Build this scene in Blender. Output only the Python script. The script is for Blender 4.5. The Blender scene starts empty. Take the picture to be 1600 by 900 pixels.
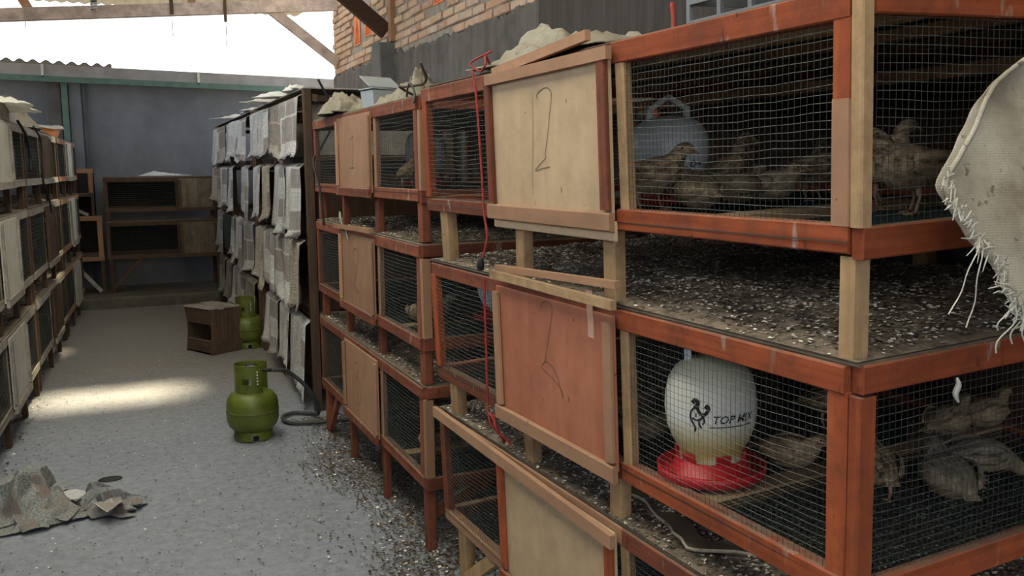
import bpy, bmesh, math, random
import numpy as np
from mathutils import Vector, Matrix, Euler
S = bpy.context.scene
COL = S.collection
R = random.Random(7)

# ------------------------------------------------------------------ camera
cam_d = bpy.data.cameras.new('camera'); cam = bpy.data.objects.new('camera', cam_d); COL.objects.link(cam)
cam_d.sensor_width = 36.0; cam_d.lens = 31.5; cam_d.clip_start = 0.05; cam_d.clip_end = 200
CR = Matrix(((0.9150, 0.0610, -0.3988, 0.0), (-0.4034, 0.1189, -0.9073, 0.0), (-0.0080, 0.9910, 0.1335, 1.40), (0, 0, 0, 1)))
def _orth(m):
    x = Vector((m[0][0], m[1][0], m[2][0])).normalized(); z = Vector((m[0][2], m[1][2], m[2][2])).normalized()
    y = z.cross(x).normalized(); x = y.cross(z)
    return Matrix(((x[0], y[0], z[0], 0), (x[1], y[1], z[1], 0), (x[2], y[2], z[2], 1.40), (0, 0, 0, 1)))
cam.matrix_world = _orth(CR)
S.camera = cam

# ------------------------------------------------------------------ world, sun, exposure
W = bpy.data.worlds.new('overcast_sky'); S.world = W; W.use_nodes = True
W.node_tree.nodes['Background'].inputs[0].default_value = (0.85, 0.945, 1.05, 1)
W.node_tree.nodes['Background'].inputs[1].default_value = 2.55
sun_d = bpy.data.lights.new('sun', 'SUN'); sun = bpy.data.objects.new('sun', sun_d); COL.objects.link(sun)
sun_d.energy = 20.0; sun_d.angle = math.radians(6.5); sun_d.color = (1.0, 0.86, 0.55)
SUN_DIR = Vector((-0.2, -0.5, -0.85)).normalized()
sun.rotation_euler = SUN_DIR.to_track_quat('-Z', 'Y').to_euler()
sun.location = (2, 9, 8)
S.view_settings.view_transform = 'Standard'; S.view_settings.look = 'None'; S.view_settings.gamma = 1.0
S.view_settings.use_curve_mapping = False
S.view_settings.exposure = 0.0
S.cycles.max_bounces = 8; S.cycles.diffuse_bounces = 5; S.cycles.transparent_max_bounces = 8
S.cycles.use_denoising = True
S.cycles.sample_clamp_indirect = 6.0

# ------------------------------------------------------------------ materials
_mats = {}
class NT:
    def __init__(s, name):
        s.m = bpy.data.materials.new(name); s.m.use_nodes = True; s.t = s.m.node_tree
        s.b = s.t.nodes['Principled BSDF']; s.tc = s.t.nodes.new('ShaderNodeTexCoord')
    def n(s, k, **kw):
        nd = s.t.nodes.new(k)
        for a, v in kw.items(): setattr(nd, a, v)
        return nd
    def l(s, a, b): s.t.links.new(a, b)
    def map(s, scale, src='Object'):
        mp = s.n('ShaderNodeMapping'); mp.inputs['Scale'].default_value = scale
        s.l(s.tc.outputs[src], mp.inputs[0]); return mp.outputs[0]
    def noise(s, vec, scale, detail=4, rough=0.6):
        nd = s.n('ShaderNodeTexNoise'); nd.inputs['Scale'].default_value = scale
        nd.inputs['Detail'].default_value = detail; nd.inputs['Roughness'].default_value = rough
        s.l(vec, nd.inputs['Vector']); return nd.outputs['Fac']
    def ramp(s, fac, stops, interp='LINEAR'):
        r = s.n('ShaderNodeValToRGB'); r.color_ramp.interpolation = interp
        while len(r.color_ramp.elements) < len(stops): r.color_ramp.elements.new(0.5)
        for e, (p, c) in zip(r.color_ramp.elements, stops):
            e.position = p; e.color = (c[0], c[1], c[2], 1) if not isinstance(c, (int, float)) else (c, c, c, 1)
        s.l(fac, r.inputs[0]); return r.outputs[0]
    def mix(s, fac, a, b, mode='MIX'):
        m = s.n('ShaderNodeMix', data_type='RGBA', blend_type=mode)
        for sock, v in ((m.inputs[0], fac), (m.inputs[6], a), (m.inputs[7], b)):
            if hasattr(v, 'links'): s.l(v, sock)
            elif isinstance(v, (int, float)): sock.default_value = v
            else: sock.default_value = (v[0], v[1], v[2], 1)
        return m.outputs[2]
    def done(s, col, rough=0.75, bump=None, bs=0.3, bd=0.005, metal=0.0, spec=0.3):
        if hasattr(col, 'links'): s.l(col, s.b.inputs['Base Color'])
        else: s.b.inputs['Base Color'].default_value = (*col, 1)
        if hasattr(rough, 'links'): s.l(rough, s.b.inputs['Roughness'])
        else: s.b.inputs['Roughness'].default_value = rough
        s.b.inputs['Metallic'].default_value = metal; s.b.inputs['Specular IOR Level'].default_value = spec
        if bump is not None:
            bp = s.n('ShaderNodeBump'); bp.inputs['Strength'].default_value = bs; bp.inputs['Distance'].default_value = bd
            s.l(bump, bp.inputs['Height']); s.l(bp.outputs[0], s.b.inputs['Normal'])
        return s.m

def wood(kind, axis):
    key = ('wood', kind, axis)
    if key in _mats: return _mats[key]
    c1, c2, dust = {
        'red':   ((0.255, 0.085, 0.047), (0.14, 0.04, 0.023), 0.5),
        'orange':((0.37, 0.095, 0.038), (0.22, 0.046, 0.018), 0.45),
        'pale':  ((0.46, 0.31, 0.175), (0.34, 0.205, 0.105), 0.35),
        'ply':   ((0.58, 0.425, 0.275), (0.52, 0.37, 0.23), 0.1),
        'plyred':((0.45, 0.175, 0.105), (0.37, 0.13, 0.078), 0.15),
        'plytan':((0.385, 0.225, 0.14), (0.315, 0.17, 0.105), 0.15),
        'grey':  ((0.40, 0.37, 0.33), (0.28, 0.25, 0.22), 0.6),
        'white': ((0.56, 0.54, 0.49), (0.47, 0.45, 0.40), 0.3),
        'dark':  ((0.085, 0.045, 0.03), (0.05, 0.026, 0.018), 0.3),
        'brown': ((0.125, 0.078, 0.052), (0.07, 0.042, 0.028), 0.5),
        'dusty': ((0.21, 0.17, 0.125), (0.13, 0.10, 0.07), 0.4),
        'haze':  ((0.50, 0.40, 0.36), (0.42, 0.33, 0.29), 0.0),  # haze painted into the timber colour of the truss
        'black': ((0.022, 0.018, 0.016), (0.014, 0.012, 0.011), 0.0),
    }[kind]
    n = NT('wood_%s_%s' % (kind, axis))
    sc = {'x': (2, 45, 45), 'y': (45, 2, 45), 'z': (45, 45, 2)}[axis]
    if kind.startswith('ply'): sc = tuple(x * 0.3 if x > 10 else x for x in sc)
    v = n.map(sc); g = n.noise(v, 1.0, 5, 0.65)
    info = n.n('ShaderNodeObjectInfo')
    col = n.ramp(g, [(0.3, c2), (0.7, c1)])
    val = n.n('ShaderNodeMapRange'); n.l(info.outputs['Random'], val.inputs[0]); val.inputs[3].default_value = 0.8; val.inputs[4].default_value = 1.18
    hs = n.n('ShaderNodeHueSaturation'); n.l(col, hs.inputs['Color']); n.l(val.outputs[0], hs.inputs['Value']); col = hs.outputs[0]
    knots = n.ramp(n.noise(n.map((30, 30, 30)), 1.3, 3), [(0.69, 0.0), (0.74, 0.8)])
    col = n.mix(knots, col, tuple(x * 0.22 for x in c2))
    if kind in ('red', 'orange') and axis in 'xy':          # pale droppings run down the rails
        st = n.ramp(n.noise(n.map((30, 30, 9.0)), 1.0, 3, 0.5), [(0.64, 0.0), (0.74, 0.6)])
        col = n.mix(st, col, (0.50, 0.46, 0.40))
        st2 = n.ramp(n.noise(n.map((40, 40, 10.0)), 1.3, 3, 0.5), [(0.66, 0.0), (0.74, 0.7)])
        col = n.mix(st2, col, (0.03, 0.015, 0.01))
    grime = n.ramp(n.noise(n.map((1, 1, 1)), 11, 5, 0.7), [(0.42, 0.0), (0.68, 0.62 if not (kind.startswith('ply') or kind == 'white') else 0.28)])
    col = n.mix(grime, col, tuple(0.35 * x + 0.02 for x in c2))
    geo = n.n('ShaderNodeNewGeometry'); sx = n.n('ShaderNodeSeparateXYZ'); n.l(geo.outputs['Normal'], sx.inputs[0])
    d = n.ramp(sx.outputs[2], [(0.55, 0.0), (0.9, 1.0)])
    dn = n.ramp(n.noise(n.map((12, 12, 12)), 2.0, 4), [(0.35, 0.35), (0.6, 1.0)])
    dm = n.n('ShaderNodeMath', operation='MULTIPLY'); n.l(d, dm.inputs[0]); n.l(dn, dm.inputs[1])
    dm2 = n.n('ShaderNodeMath', operation='MULTIPLY'); n.l(dm.outputs[0], dm2.inputs[0]); dm2.inputs[1].default_value = min(1, dust * 1.6)
    col = n.mix(dm2.outputs[0], col, (0.20, 0.165, 0.13))
    _mats[key] = n.done(col, 0.78, g, 0.25, 0.002, spec=0.15)
    return _mats[key]

def simple(name, c1, c2=None, scale=8, rough=0.8, bs=0.2, bd=0.004, metal=0, spec=0.3, stretch=(1, 1, 1), lo=0.35, hi=0.65):
    if name in _mats: return _mats[name]
    n = NT(name); c2 = c2 or tuple(x * 0.7 for x in c1)
    g = n.noise(n.map(stretch), scale, 5)
    _mats[name] = n.done(n.ramp(g, [(lo, c2), (hi, c1)]), rough, g, bs, bd, metal, spec)
    return _mats[name]

def mat_floor():
    n = NT('dusty_concrete')
    v = n.map((1, 1, 1)); big = n.noise(v, 0.9, 5); fine = n.noise(v, 24, 7, 0.75); grit = n.noise(v, 130, 3, 0.7)
    col = n.ramp(big, [(0.3, (0.165, 0.178, 0.21)), (0.7, (0.265, 0.288, 0.345))])
    col = n.mix(0.6, col, n.ramp(fine, [(0.3, (0.125, 0.135, 0.158)), (0.7, (0.31, 0.335, 0.40))]))
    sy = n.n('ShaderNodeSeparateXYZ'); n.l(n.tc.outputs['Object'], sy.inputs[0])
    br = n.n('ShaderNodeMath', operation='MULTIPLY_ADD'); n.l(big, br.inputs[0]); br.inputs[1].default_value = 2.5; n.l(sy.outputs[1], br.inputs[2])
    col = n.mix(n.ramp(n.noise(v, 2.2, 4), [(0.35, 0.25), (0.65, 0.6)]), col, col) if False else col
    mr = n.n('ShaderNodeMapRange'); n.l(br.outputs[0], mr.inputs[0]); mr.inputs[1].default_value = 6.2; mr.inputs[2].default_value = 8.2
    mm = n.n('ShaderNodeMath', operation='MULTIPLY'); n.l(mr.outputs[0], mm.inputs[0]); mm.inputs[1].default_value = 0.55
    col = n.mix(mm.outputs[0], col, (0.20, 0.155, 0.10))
    sp = n.ramp(grit, [(0.27, 1.0), (0.33, 0.0)]); col = n.mix(sp, col, (0.05, 0.04, 0.03))
    sp2 = n.ramp(n.noise(v, 95, 2), [(0.70, 0.0), (0.76, 0.5)]); col = n.mix(sp2, col, (0.5, 0.47, 0.4))
    sp3 = n.ramp(n.noise(v, 48, 2, 0.5), [(0.24, 0.8), (0.29, 0.0)]); col = n.mix(sp3, col, (0.055, 0.045, 0.038))
    return n.done(col, 0.85, fine, 0.12, 0.004)
def mat_plaster():
    n = NT('grey_plaster')
    a = n.noise(n.map((1, 6, 0.5)), 1.6, 5); b = n.noise(n.map((1, 1, 1)), 9, 5)
    col = n.ramp(a, [(0.3, (0.06, 0.053, 0.05)), (0.55, (0.105, 0.096, 0.092)), (0.75, (0.165, 0.153, 0.145))])
    col = n.mix(0.35, col, n.ramp(b, [(0.35, (0.05, 0.046, 0.044)), (0.65, (0.14, 0.131, 0.125))]))
    return n.done(col, 0.9, b, 0.35, 0.006)
def mat_darkwall():
    n = NT('dark_render')
    a = n.noise(n.map((1.5, 1, 0.7)), 1.3, 5); b = n.noise(n.map((1, 1, 1)), 7, 5)
    col = n.ramp(a, [(0.3, (0.115, 0.12, 0.132)), (0.7, (0.195, 0.20, 0.215))])
    col = n.mix(0.3, col, n.ramp(b, [(0.35, (0.07, 0.07, 0.075)), (0.65, (0.14, 0.14, 0.145))]))
    return n.done(col, 0.92, b, 0.3, 0.006)
def mat_brick():
    n = NT('fired_brick'); info = n.n('ShaderNodeObjectInfo')
    base = n.ramp(info.outputs['Random'], [(0.0, (0.34, 0.20, 0.14)), (0.4, (0.44, 0.27, 0.18)), (0.75, (0.40, 0.30, 0.23)), (1.0, (0.50, 0.34, 0.23))])
    g = n.noise(n.map((1, 1, 1)), 22, 5, 0.7)
    col = n.mix(n.ramp(g, [(0.45, 0.0), (0.7, 0.8)]), base, (0.46, 0.42, 0.37))
    return n.done(col, 0.95, g, 0.5, 0.008)
def mat_paper(name, base, ink, dens):
    n = NT(name)
    v = n.map((1, 1, 1), 'UV')
    blk = n.n('ShaderNodeTexBrick'); blk.inputs['Scale'].default_value = 1.0
    blk.inputs['Brick Width'].default_value = 0.62; blk.inputs['Row Height'].default_value = 0.41; blk.inputs['Mortar Size'].default_value = 0.02
    blk.inputs['Color1'].default_value = (0.15, 0.15, 0.15, 1); blk.inputs['Color2'].default_value = (1, 1, 1, 1); blk.inputs['Mortar'].default_value = (1, 1, 1, 1)
    n.l(v, blk.inputs['Vector'])
    wv = n.n('ShaderNodeTexWave', wave_type='BANDS', bands_direction='Y'); wv.inputs['Scale'].default_value = 13; wv.inputs['Distortion'].default_value = 1.5; wv.inputs['Detail Scale'].default_value = 8
    n.l(v, wv.inputs['Vector'])
    lines = n.ramp(wv.outputs['Fac'], [(0.35, 0.0), (0.6, 1.0)])
    txt = n.ramp(n.noise(v, 22, 3), [(0.4, 0.0), (0.55, 1.0)])
    mm = n.n('ShaderNodeMath', operation='MULTIPLY'); n.l(lines, mm.inputs[0]); n.l(txt, mm.inputs[1])
    mm1 = n.n('ShaderNodeMath', operation='MULTIPLY'); n.l(mm.outputs[0], mm1.inputs[0]); mm1.inputs[1].default_value = dens
    col = n.mix(mm1.outputs[0], base, ink)
    pic = n.ramp(blk.outputs['Color'], [(0.36, 0.7), (0.40, 0.0)])
    info = n.n('ShaderNodeObjectInfo')
    tint = n.ramp(n.noise(v, 6, 3), [(0.3, (0.08, 0.09, 0.12)), (0.5, (0.25, 0.22, 0.2)), (0.64, (0.24, 0.13, 0.11)), (0.72, (0.1, 0.16, 0.3))])
    col = n.mix(pic, col, tint)
    st = n.ramp(n.noise(n.map((1, 1, 1)), 7, 4), [(0.5, 0.0), (0.72, 0.55)])
    col = n.mix(st, col, (0.30, 0.24, 0.17))
    n.done(col, 0.85)
    n.b.inputs['Specular IOR Level'].default_value = 0.15
    # thin paper lets some light through
    tr = n.n('ShaderNodeBsdfTranslucent'); n.l(col, tr.inputs[0])
    mx = n.n('ShaderNodeMixShader'); mx.inputs[0].default_value = 0.25
    out = [q for q in n.t.nodes if q.type == 'OUTPUT_MATERIAL'][0]
    n.l(n.b.outputs[0], mx.inputs[1]); n.l(tr.outputs[0], mx.inputs[2]); n.l(mx.outputs[0], out.inputs[0])
    return n.m
def mat_sack(name='woven_sack', k=1.0):
    n = NT(name)
    a = n.noise(n.map((1, 1, 1)), 7, 5, 0.7); w1 = n.n('ShaderNodeTexWave', bands_direction='X'); w1.inputs['Scale'].default_value = 90
    w2 = n.n('ShaderNodeTexWave', bands_direction='Z'); w2.inputs['Scale'].default_value = 90
    mp = n.map((1, 1, 1)); n.l(mp, w1.inputs[0]); n.l(mp, w2.inputs[0])
    add = n.n('ShaderNodeMath', operation='ADD'); n.l(w1.outputs['Fac'], add.inputs[0]); n.l(w2.outputs['Fac'], add.inputs[1])
    col = n.ramp(a, [(p_, tuple(k * q for q in c_)) for p_, c_ in ((0.25, (0.22, 0.175, 0.125)), (0.5, (0.40, 0.355, 0.28)), (0.75, (0.54, 0.495, 0.42)))])
    sp = n.ramp(n.noise(n.map((1, 1, 1)), 60, 3), [(0.64, 0.0), (0.70, 0.8)]); col = n.mix(sp, col, (0.12, 0.085, 0.05))
    return n.done(col, 0.8, add.outputs[0], 0.25, 0.0015)
def mat_quail(name, a, b, c):
    n = NT(name)
    g = n.noise(n.map((10, 45, 45)), 2.2, 4, 0.7); q = n.noise(n.map((1, 1, 1)), 16, 3)
    col = n.ramp(g, [(0.36, a), (0.48, b), (0.58, c)])
    sx = n.n('ShaderNodeSeparateXYZ'); n.l(n.tc.outputs['Object'], sx.inputs[0])
    belly = n.n('ShaderNodeMapRange'); n.l(sx.outputs[2], belly.inputs[0]); belly.inputs[1].default_value = 0.075; belly.inputs[2].default_value = 0.03
    bm_ = n.n('ShaderNodeMath', operation='MULTIPLY'); n.l(belly.outputs[0], bm_.inputs[0]); bm_.inputs[1].default_value = 0.6
    col = n.mix(bm_.outputs[0], col, (0.40, 0.31, 0.20))
    col = n.mix(n.ramp(q, [(0.4, 0.0), (0.7, 0.45)]), col, a)
    return n.done(col, 0.85, g, 0.7, 0.006)
def mat_bell():
    n = NT('feeder_plastic')
    sx = n.n('ShaderNodeSeparateXYZ'); n.l(n.tc.outputs['Object'], sx.inputs[0])
    nz = n.noise(n.map((1, 1, 1)), 14, 4)
    ad = n.n('ShaderNodeMath', operation='MULTIPLY_ADD'); n.l(nz, ad.inputs[0]); ad.inputs[1].default_value = 0.05; n.l(sx.outputs[2], ad.inputs[2])
    col = n.ramp(ad.outputs[0], [(0.065, (0.66, 0.62, 0.50)), (0.088, (0.50, 0.40, 0.12)), (0.115, (0.58, 0.53, 0.26)), (0.165, (0.78, 0.78, 0.76)), (0.28, (0.66, 0.62, 0.46))])
    n.done(col, 0.35, None, spec=0.45); return n.m
def glass_like(name, c, tr):
    n = NT(name); n.done(c, 0.5)
    t = n.n('ShaderNodeBsdfTranslucent'); t.inputs[0].default_value = (*c, 1)
    mx = n.n('ShaderNodeMixShader'); mx.inputs[0].default_value = tr
    out = [q for q in n.t.nodes if q.type == 'OUTPUT_MATERIAL'][0]
    n.l(n.b.outputs[0], mx.inputs[1]); n.l(t.outputs[0], mx.inputs[2]); n.l(mx.outputs[0], out.inputs[0]); return n.m

M_FLOOR, M_PLASTER, M_DARKWALL, M_BRICK = mat_floor(), mat_plaster(), mat_darkwall(), mat_brick()
M_MORTAR = simple('lime_mortar', (0.30, 0.27, 0.235), (0.20, 0.175, 0.15), 18, 0.95, 0.6, 0.01)
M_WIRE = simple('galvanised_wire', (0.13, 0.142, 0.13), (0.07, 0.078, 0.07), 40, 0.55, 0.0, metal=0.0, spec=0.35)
M_WIRESHADE = simple('shaded_wire', (0.045, 0.05, 0.047), (0.028, 0.03, 0.029), 40, 0.7, 0.0, spec=0.2)  # for the upright wires: shade painted in as a darker colour
M_NET = simple('green_floor_net', (0.010, 0.020, 0.015), (0.006, 0.011, 0.009), 30, 0.7)
M_PAPER = [mat_paper('newsprint_grey', (0.70, 0.70, 0.71), (0.12, 0.12, 0.13), 0.7), mat_paper('newsprint_pale', (0.76, 0.75, 0.75), (0.14, 0.14, 0.14), 0.6), mat_paper('newsprint_yellowed', (0.62, 0.57, 0.49), (0.12, 0.08, 0.07), 0.9)]
M_PAPERDARK = mat_paper('newsprint_soiled', (0.36, 0.375, 0.375), (0.03, 0.03, 0.035), 0.9)
M_SACK = mat_sack(); M_SACKDARK = mat_sack('dark_sack', 0.6); M_STRAND = simple('frayed_sack_strand', (0.66, 0.64, 0.57), (0.5, 0.47, 0.4), 30, 0.6)  # second sack is the same colour at a darker level
M_QUAIL = [mat_quail('quail_brown', (0.035, 0.022, 0.014), (0.21, 0.135, 0.075), (0.42, 0.30, 0.18)), mat_quail('quail_buff', (0.05, 0.033, 0.02), (0.30, 0.20, 0.115), (0.55, 0.41, 0.25)), mat_quail('quail_grey', (0.045, 0.036, 0.03), (0.15, 0.12, 0.092), (0.28, 0.235, 0.18))]
M_BELL = mat_bell(); M_BELLBLUE = simple('feeder_plastic_white', (0.80, 0.84, 0.88), (0.72, 0.76, 0.80), 6, 0.35, 0.0, spec=0.45)
M_RED = simple('red_plastic', (0.52, 0.018, 0.028), (0.40, 0.012, 0.02), 12, 0.35, 0.05, spec=0.5)
M_INK = simple('black_print', (0.02, 0.02, 0.022), (0.012, 0.012, 0.014), 30, 0.6)
M_PENCIL = simple('pencil_mark', (0.14, 0.10, 0.075), (0.08, 0.06, 0.045), 60, 0.8)
M_BEAK = simple('beak_horn', (0.30, 0.20, 0.14), (0.2, 0.13, 0.09), 60, 0.5)
M_LEG = simple('quail_leg_skin', (0.42, 0.25, 0.17), (0.3, 0.17, 0.11), 60, 0.6)
M_EYE = simple('quail_eye', (0.01, 0.008, 0.006), (0.008, 0.006, 0.005), 20, 0.15, 0.0, spec=0.6)
M_GAS = simple('green_cylinder_paint', (0.115, 0.145, 0.016), (0.065, 0.082, 0.012), 9, 0.45, 0.1, spec=0.45)
M_GASD = simple('scuffed_green_paint', (0.12, 0.135, 0.03), (0.07, 0.07, 0.025), 25, 0.6)
M_METAL = simple('dull_metal', (0.42, 0.44, 0.45), (0.3, 0.31, 0.32), 20, 0.4, 0.05, metal=0.6, spec=0.5)
M_HOSE = simple('grey_rubber_hose', (0.075, 0.08, 0.078), (0.045, 0.048, 0.046), 25, 0.6)
M_BLACK = simple('black_rubber', (0.018, 0.018, 0.019), (0.01, 0.01, 0.011), 25, 0.6)
M_CORD = simple('red_cord', (0.33, 0.04, 0.035), (0.22, 0.025, 0.022), 60, 0.6)
M_TIN = simple('galvanised_tin', (0.42, 0.45, 0.48), (0.33, 0.355, 0.38), 5, 0.45, 0.05, metal=0.25, spec=0.5)
M_PVC = simple('grey_crate_plastic', (0.16, 0.17, 0.19), (0.11, 0.12, 0.135), 9, 0.5)
M_GREENSTEEL = simple('green_steel_paint', (0.10, 0.165, 0.135), (0.07, 0.12, 0.10), 9, 0.6)
M_GUTTER = simple('grey_fascia', (0.30, 0.29, 0.285), (0.22, 0.21, 0.205), 5, 0.8)
M_ROOF = simple('roof_sheet_grey', (0.42, 0.42, 0.41), (0.33, 0.33, 0.32), 3, 0.7)
M_ROOFDARK = simple('asbestos_sheet', (0.20, 0.195, 0.185), (0.14, 0.135, 0.13), 3, 0.9)
M_CLEAR = glass_like('translucent_roof_sheet', (0.85, 0.87, 0.86), 0.9)
M_TERRA = simple('terracotta_vent', (0.62, 0.22, 0.10), (0.5, 0.16, 0.07), 15, 0.9)
M_ORANGE = simple('orange_plastic', (0.62, 0.22, 0.06), (0.5, 0.16, 0.04), 9, 0.5)
M_YELLOW = simple('yellow_carton', (0.66, 0.34, 0.04), (0.55, 0.27, 0.03), 9, 0.7)
M_WHITEBAG = glass_like('white_plastic_film', (0.75, 0.74, 0.70), 0.4)
M_LINER = simple('soiled_tray_liner', (0.17, 0.125, 0.085), (0.07, 0.05, 0.036), 6, 0.9, 0.4, 0.01)
M_EDGE = simple('frayed_liner_edge', (0.52, 0.46, 0.37), (0.36, 0.30, 0.22), 30, 0.8)
L_DARK = simple('litter_dark', (0.075, 0.055, 0.04), (0.03, 0.022, 0.017), 40, 0.9)
L_TAN = simple('litter_husk', (0.24, 0.17, 0.10), (0.13, 0.09, 0.055), 60, 0.85)
L_WHITE = simple('litter_white', (0.80, 0.77, 0.70), (0.62, 0.58, 0.52), 60, 0.8)
L_GREY = simple('litter_grey', (0.30, 0.28, 0.26), (0.18, 0.165, 0.15), 60, 0.85)
M_LITTER = simple('litter_bed', (0.21, 0.165, 0.13), (0.07, 0.055, 0.043), 26, 0.95, 0.8, 0.015)
M_EARTH = simple('outside_ground', (0.22, 0.19, 0.14), (0.16, 0.13, 0.09), 2, 0.95)
M_BULB = simple('lamp_glass_white', (0.45, 0.45, 0.44), (0.38, 0.38, 0.37), 9, 0.3)

# ------------------------------------------------------------------ mesh helpers
def add_mesh(name, verts, faces, mat, parent=None, smooth=False, uv=None):
    me = bpy.data.meshes.new(name); me.from_pydata([tuple(map(float, v)) for v in verts], [], faces); me.update()
    if smooth: me.polygons.foreach_set('use_smooth', [True] * len(me.polygons))
    for m in (mat if isinstance(mat, (list, tuple)) else [mat]): me.materials.append(m)
    if uv is not None:
        l = me.uv_layers.new(name='uv')
        for lp in me.loops: l.data[lp.index].uv = uv[lp.vertex_index]
    o = bpy.data.objects.new(name, me); COL.objects.link(o)
    if parent is not None: o.parent = parent
    return o
class MB:
    def __init__(s): s.v = []; s.f = []
    def box(s, a, b, ch=0.0, jit=0.0):
        a = Vector(a); b = Vector(b); n = len(s.v)
        d = [abs(b[i] - a[i]) for i in range(3)]; ch = min(ch, 0.3 * min(d))
        if ch <= 0:
            for x in (a[0], b[0]):
                for y in (a[1], b[1]):
                    for z in (a[2], b[2]): s.v.append(Vector((x, y, z)) + Vector([R.uniform(-jit, jit) for _ in range(3)]))
            s.f += [tuple(n + i for i in q) for q in ((0, 1, 3, 2), (4, 6, 7, 5), (0, 4, 5, 1), (2, 3, 7, 6), (0, 2, 6, 4), (1, 5, 7, 3))]
            return s
        # chamfered box: long-axis prism with an octagonal section
        ax = d.index(max(d)); p, q = [i for i in range(3) if i != ax]
        lo = [min(a[i], b[i]) for i in range(3)]; hi = [max(a[i], b[i]) for i in range(3)]
        sec = [(lo[p] + ch, lo[q]), (hi[p] - ch, lo[q]), (hi[p], lo[q] + ch), (hi[p], hi[q] - ch), (hi[p] - ch, hi[q]), (lo[p] + ch, hi[q]), (lo[p], hi[q] - ch), (lo[p], lo[q] + ch)]
        flip = (ax == 1)
        for e, t in enumerate((lo[ax], hi[ax])):
            oj = [R.uniform(-jit, jit) for _ in range(3)]
            for (u, w) in sec:
                c = [0, 0, 0]; c[ax] = t; c[p] = u; c[q] = w
                s.v.append(Vector([c[i] + oj[i] for i in range(3)]))
        fs = [(n + i, n + (i + 1) % 8, n + 8 + (i + 1) % 8, n + 8 + i) for i in range(8)] + [tuple(n + i for i in reversed(range(8))), tuple(n + 8 + i for i in range(8))]
        s.f += [tuple(reversed(f)) for f in fs] if flip else fs
        return s
    def bar(s, p0, p1, w, h, up=(0, 0, 1)):
        p0 = Vector(p0); p1 = Vector(p1); t = (p1 - p0).normalized(); u = Vector(up)
        if abs(t.dot(u)) > 0.95: u = Vector((1, 0, 0))
        r = t.cross(u).normalized(); u = r.cross(t).normalized(); n = len(s.v)
        for p in (p0, p1):
            for (i, j) in ((-1, -1), (1, -1), (1, 1), (-1, 1)): s.v.append(p + r * (i * w / 2) + u * (j * h / 2))
        s.f += [tuple(n + i for i in q) for q in ((0, 3, 2, 1), (4, 5, 6, 7), (0, 1, 5, 4), (1, 2, 6, 5), (2, 3, 7, 6), (3, 0, 4, 7))]
        return s
    def tube(s, pts, r, k=6, cap=True):
        pts = [Vector(p) for p in pts]; n = len(s.v); m = len(pts); prev = None
        for i, p in enumerate(pts):
            t = (pts[min(i + 1, m - 1)] - pts[max(i - 1, 0)]).normalized()
            if prev is None:
                a = Vector((0, 0, 1)) if abs(t.z) < 0.9 else Vector((1, 0, 0)); a = (a - t * a.dot(t)).normalized()
            else:
                a = (prev - t * prev.dot(t)).normalized()
            prev = a; b = t.cross(a); rr = r[i] if isinstance(r, (list, tuple)) else r
            for j in range(k):
                th = 2 * math.pi * j / k; s.v.append(p + a * (rr * math.cos(th)) + b * (rr * math.sin(th)))
        for i in range(m - 1):
            for j in range(k):
                s.f.append((n + i * k + j, n + i * k + (j + 1) % k, n + (i + 1) * k + (j + 1) % k, n + (i + 1) * k + j))
        if cap: s.f += [tuple(n + j for j in reversed(range(k))), tuple(n + (m - 1) * k + j for j in range(k))]
        return s
    def lathe(s, prof, k=32, c=(0, 0, 0), a0=0.0, a1=2 * math.pi, close=True):
        n = len(s.v); full = abs(a1 - a0 - 2 * math.pi) < 1e-6; kk = k if full else k + 1
        for (r, z) in prof:
            for j in range(kk):
                th = a0 + (a1 - a0) * j / k; s.v.append(Vector((c[0] + r * math.cos(th), c[1] + r * math.sin(th), c[2] + z)))
        for i in range(len(prof) - 1):
            for j in range(k):
                j2 = (j + 1) % kk
                s.f.append((n + i * kk + j, n + i * kk + j2, n + (i + 1) * kk + j2, n + (i + 1) * kk + j))
        return s
    def grid(s, nu, nv, fn):
        n = len(s.v); uv = []
        for j in range(nv + 1):
            for i in range(nu + 1):
                s.v.append(Vector(fn(i / nu, j / nv))); uv.append((i / nu, j / nv))
        for j in range(nv):
            for i in range(nu):
                q = n + j * (nu + 1) + i; s.f.append((q, q + 1, q + nu + 2, q + nu + 1))
        return uv
    def build(s, name, mat, parent=None, smooth=False, uv=None): return add_mesh(name, s.v, s.f, mat, parent, smooth, uv)
def tag(o, label=None, cat=None, group=None, kind=None):
    for k, v in (('label', label), ('category', cat), ('group', group), ('kind', kind)):
        if v: o[k] = v
    return o
def empty(name, M=None, label=None, cat=None, group=None):
    o = bpy.data.objects.new(name, None); COL.objects.link(o); o.empty_display_size = 0.05
    if M is not None: o.matrix_world = M if isinstance(M, Matrix) else Matrix.Translation(Vector(M))
    return tag(o, label, cat, group)
def struct(o): o['kind'] = 'structure'; return o
def copy_tree(o, parent=None):
    c = o.copy(); COL.objects.link(c)
    if parent is not None: c.parent = parent
    for ch in list(o.children): copy_tree(ch, c)
    return c
def solid(o, t, off=0):
    m = o.modifiers.new('thickness', 'SOLIDIFY'); m.thickness = t; m.offset = off; return o
def subsurf(o, n=1):
    m = o.modifiers.new('smooth', 'SUBSURF'); m.levels = n; m.render_levels = n; return o
def spline(pts, n):
    pts = [Vector(p) for p in pts]; out = []
    P = [pts[0] * 2 - pts[1]] + pts + [pts[-1] * 2 - pts[-2]]
    segs = len(pts) - 1; per = max(1, n // segs)
    for i in range(segs):
        a, b, c, d = P[i:i + 4]
        for k in range(per):
            t = k / per
            out.append(0.5 * ((2 * b) + (c - a) * t + (2 * a - 5 * b + 4 * c - d) * t * t + (3 * b - a - 3 * c + d) * t ** 3))
    out.append(pts[-1]); return out
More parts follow.
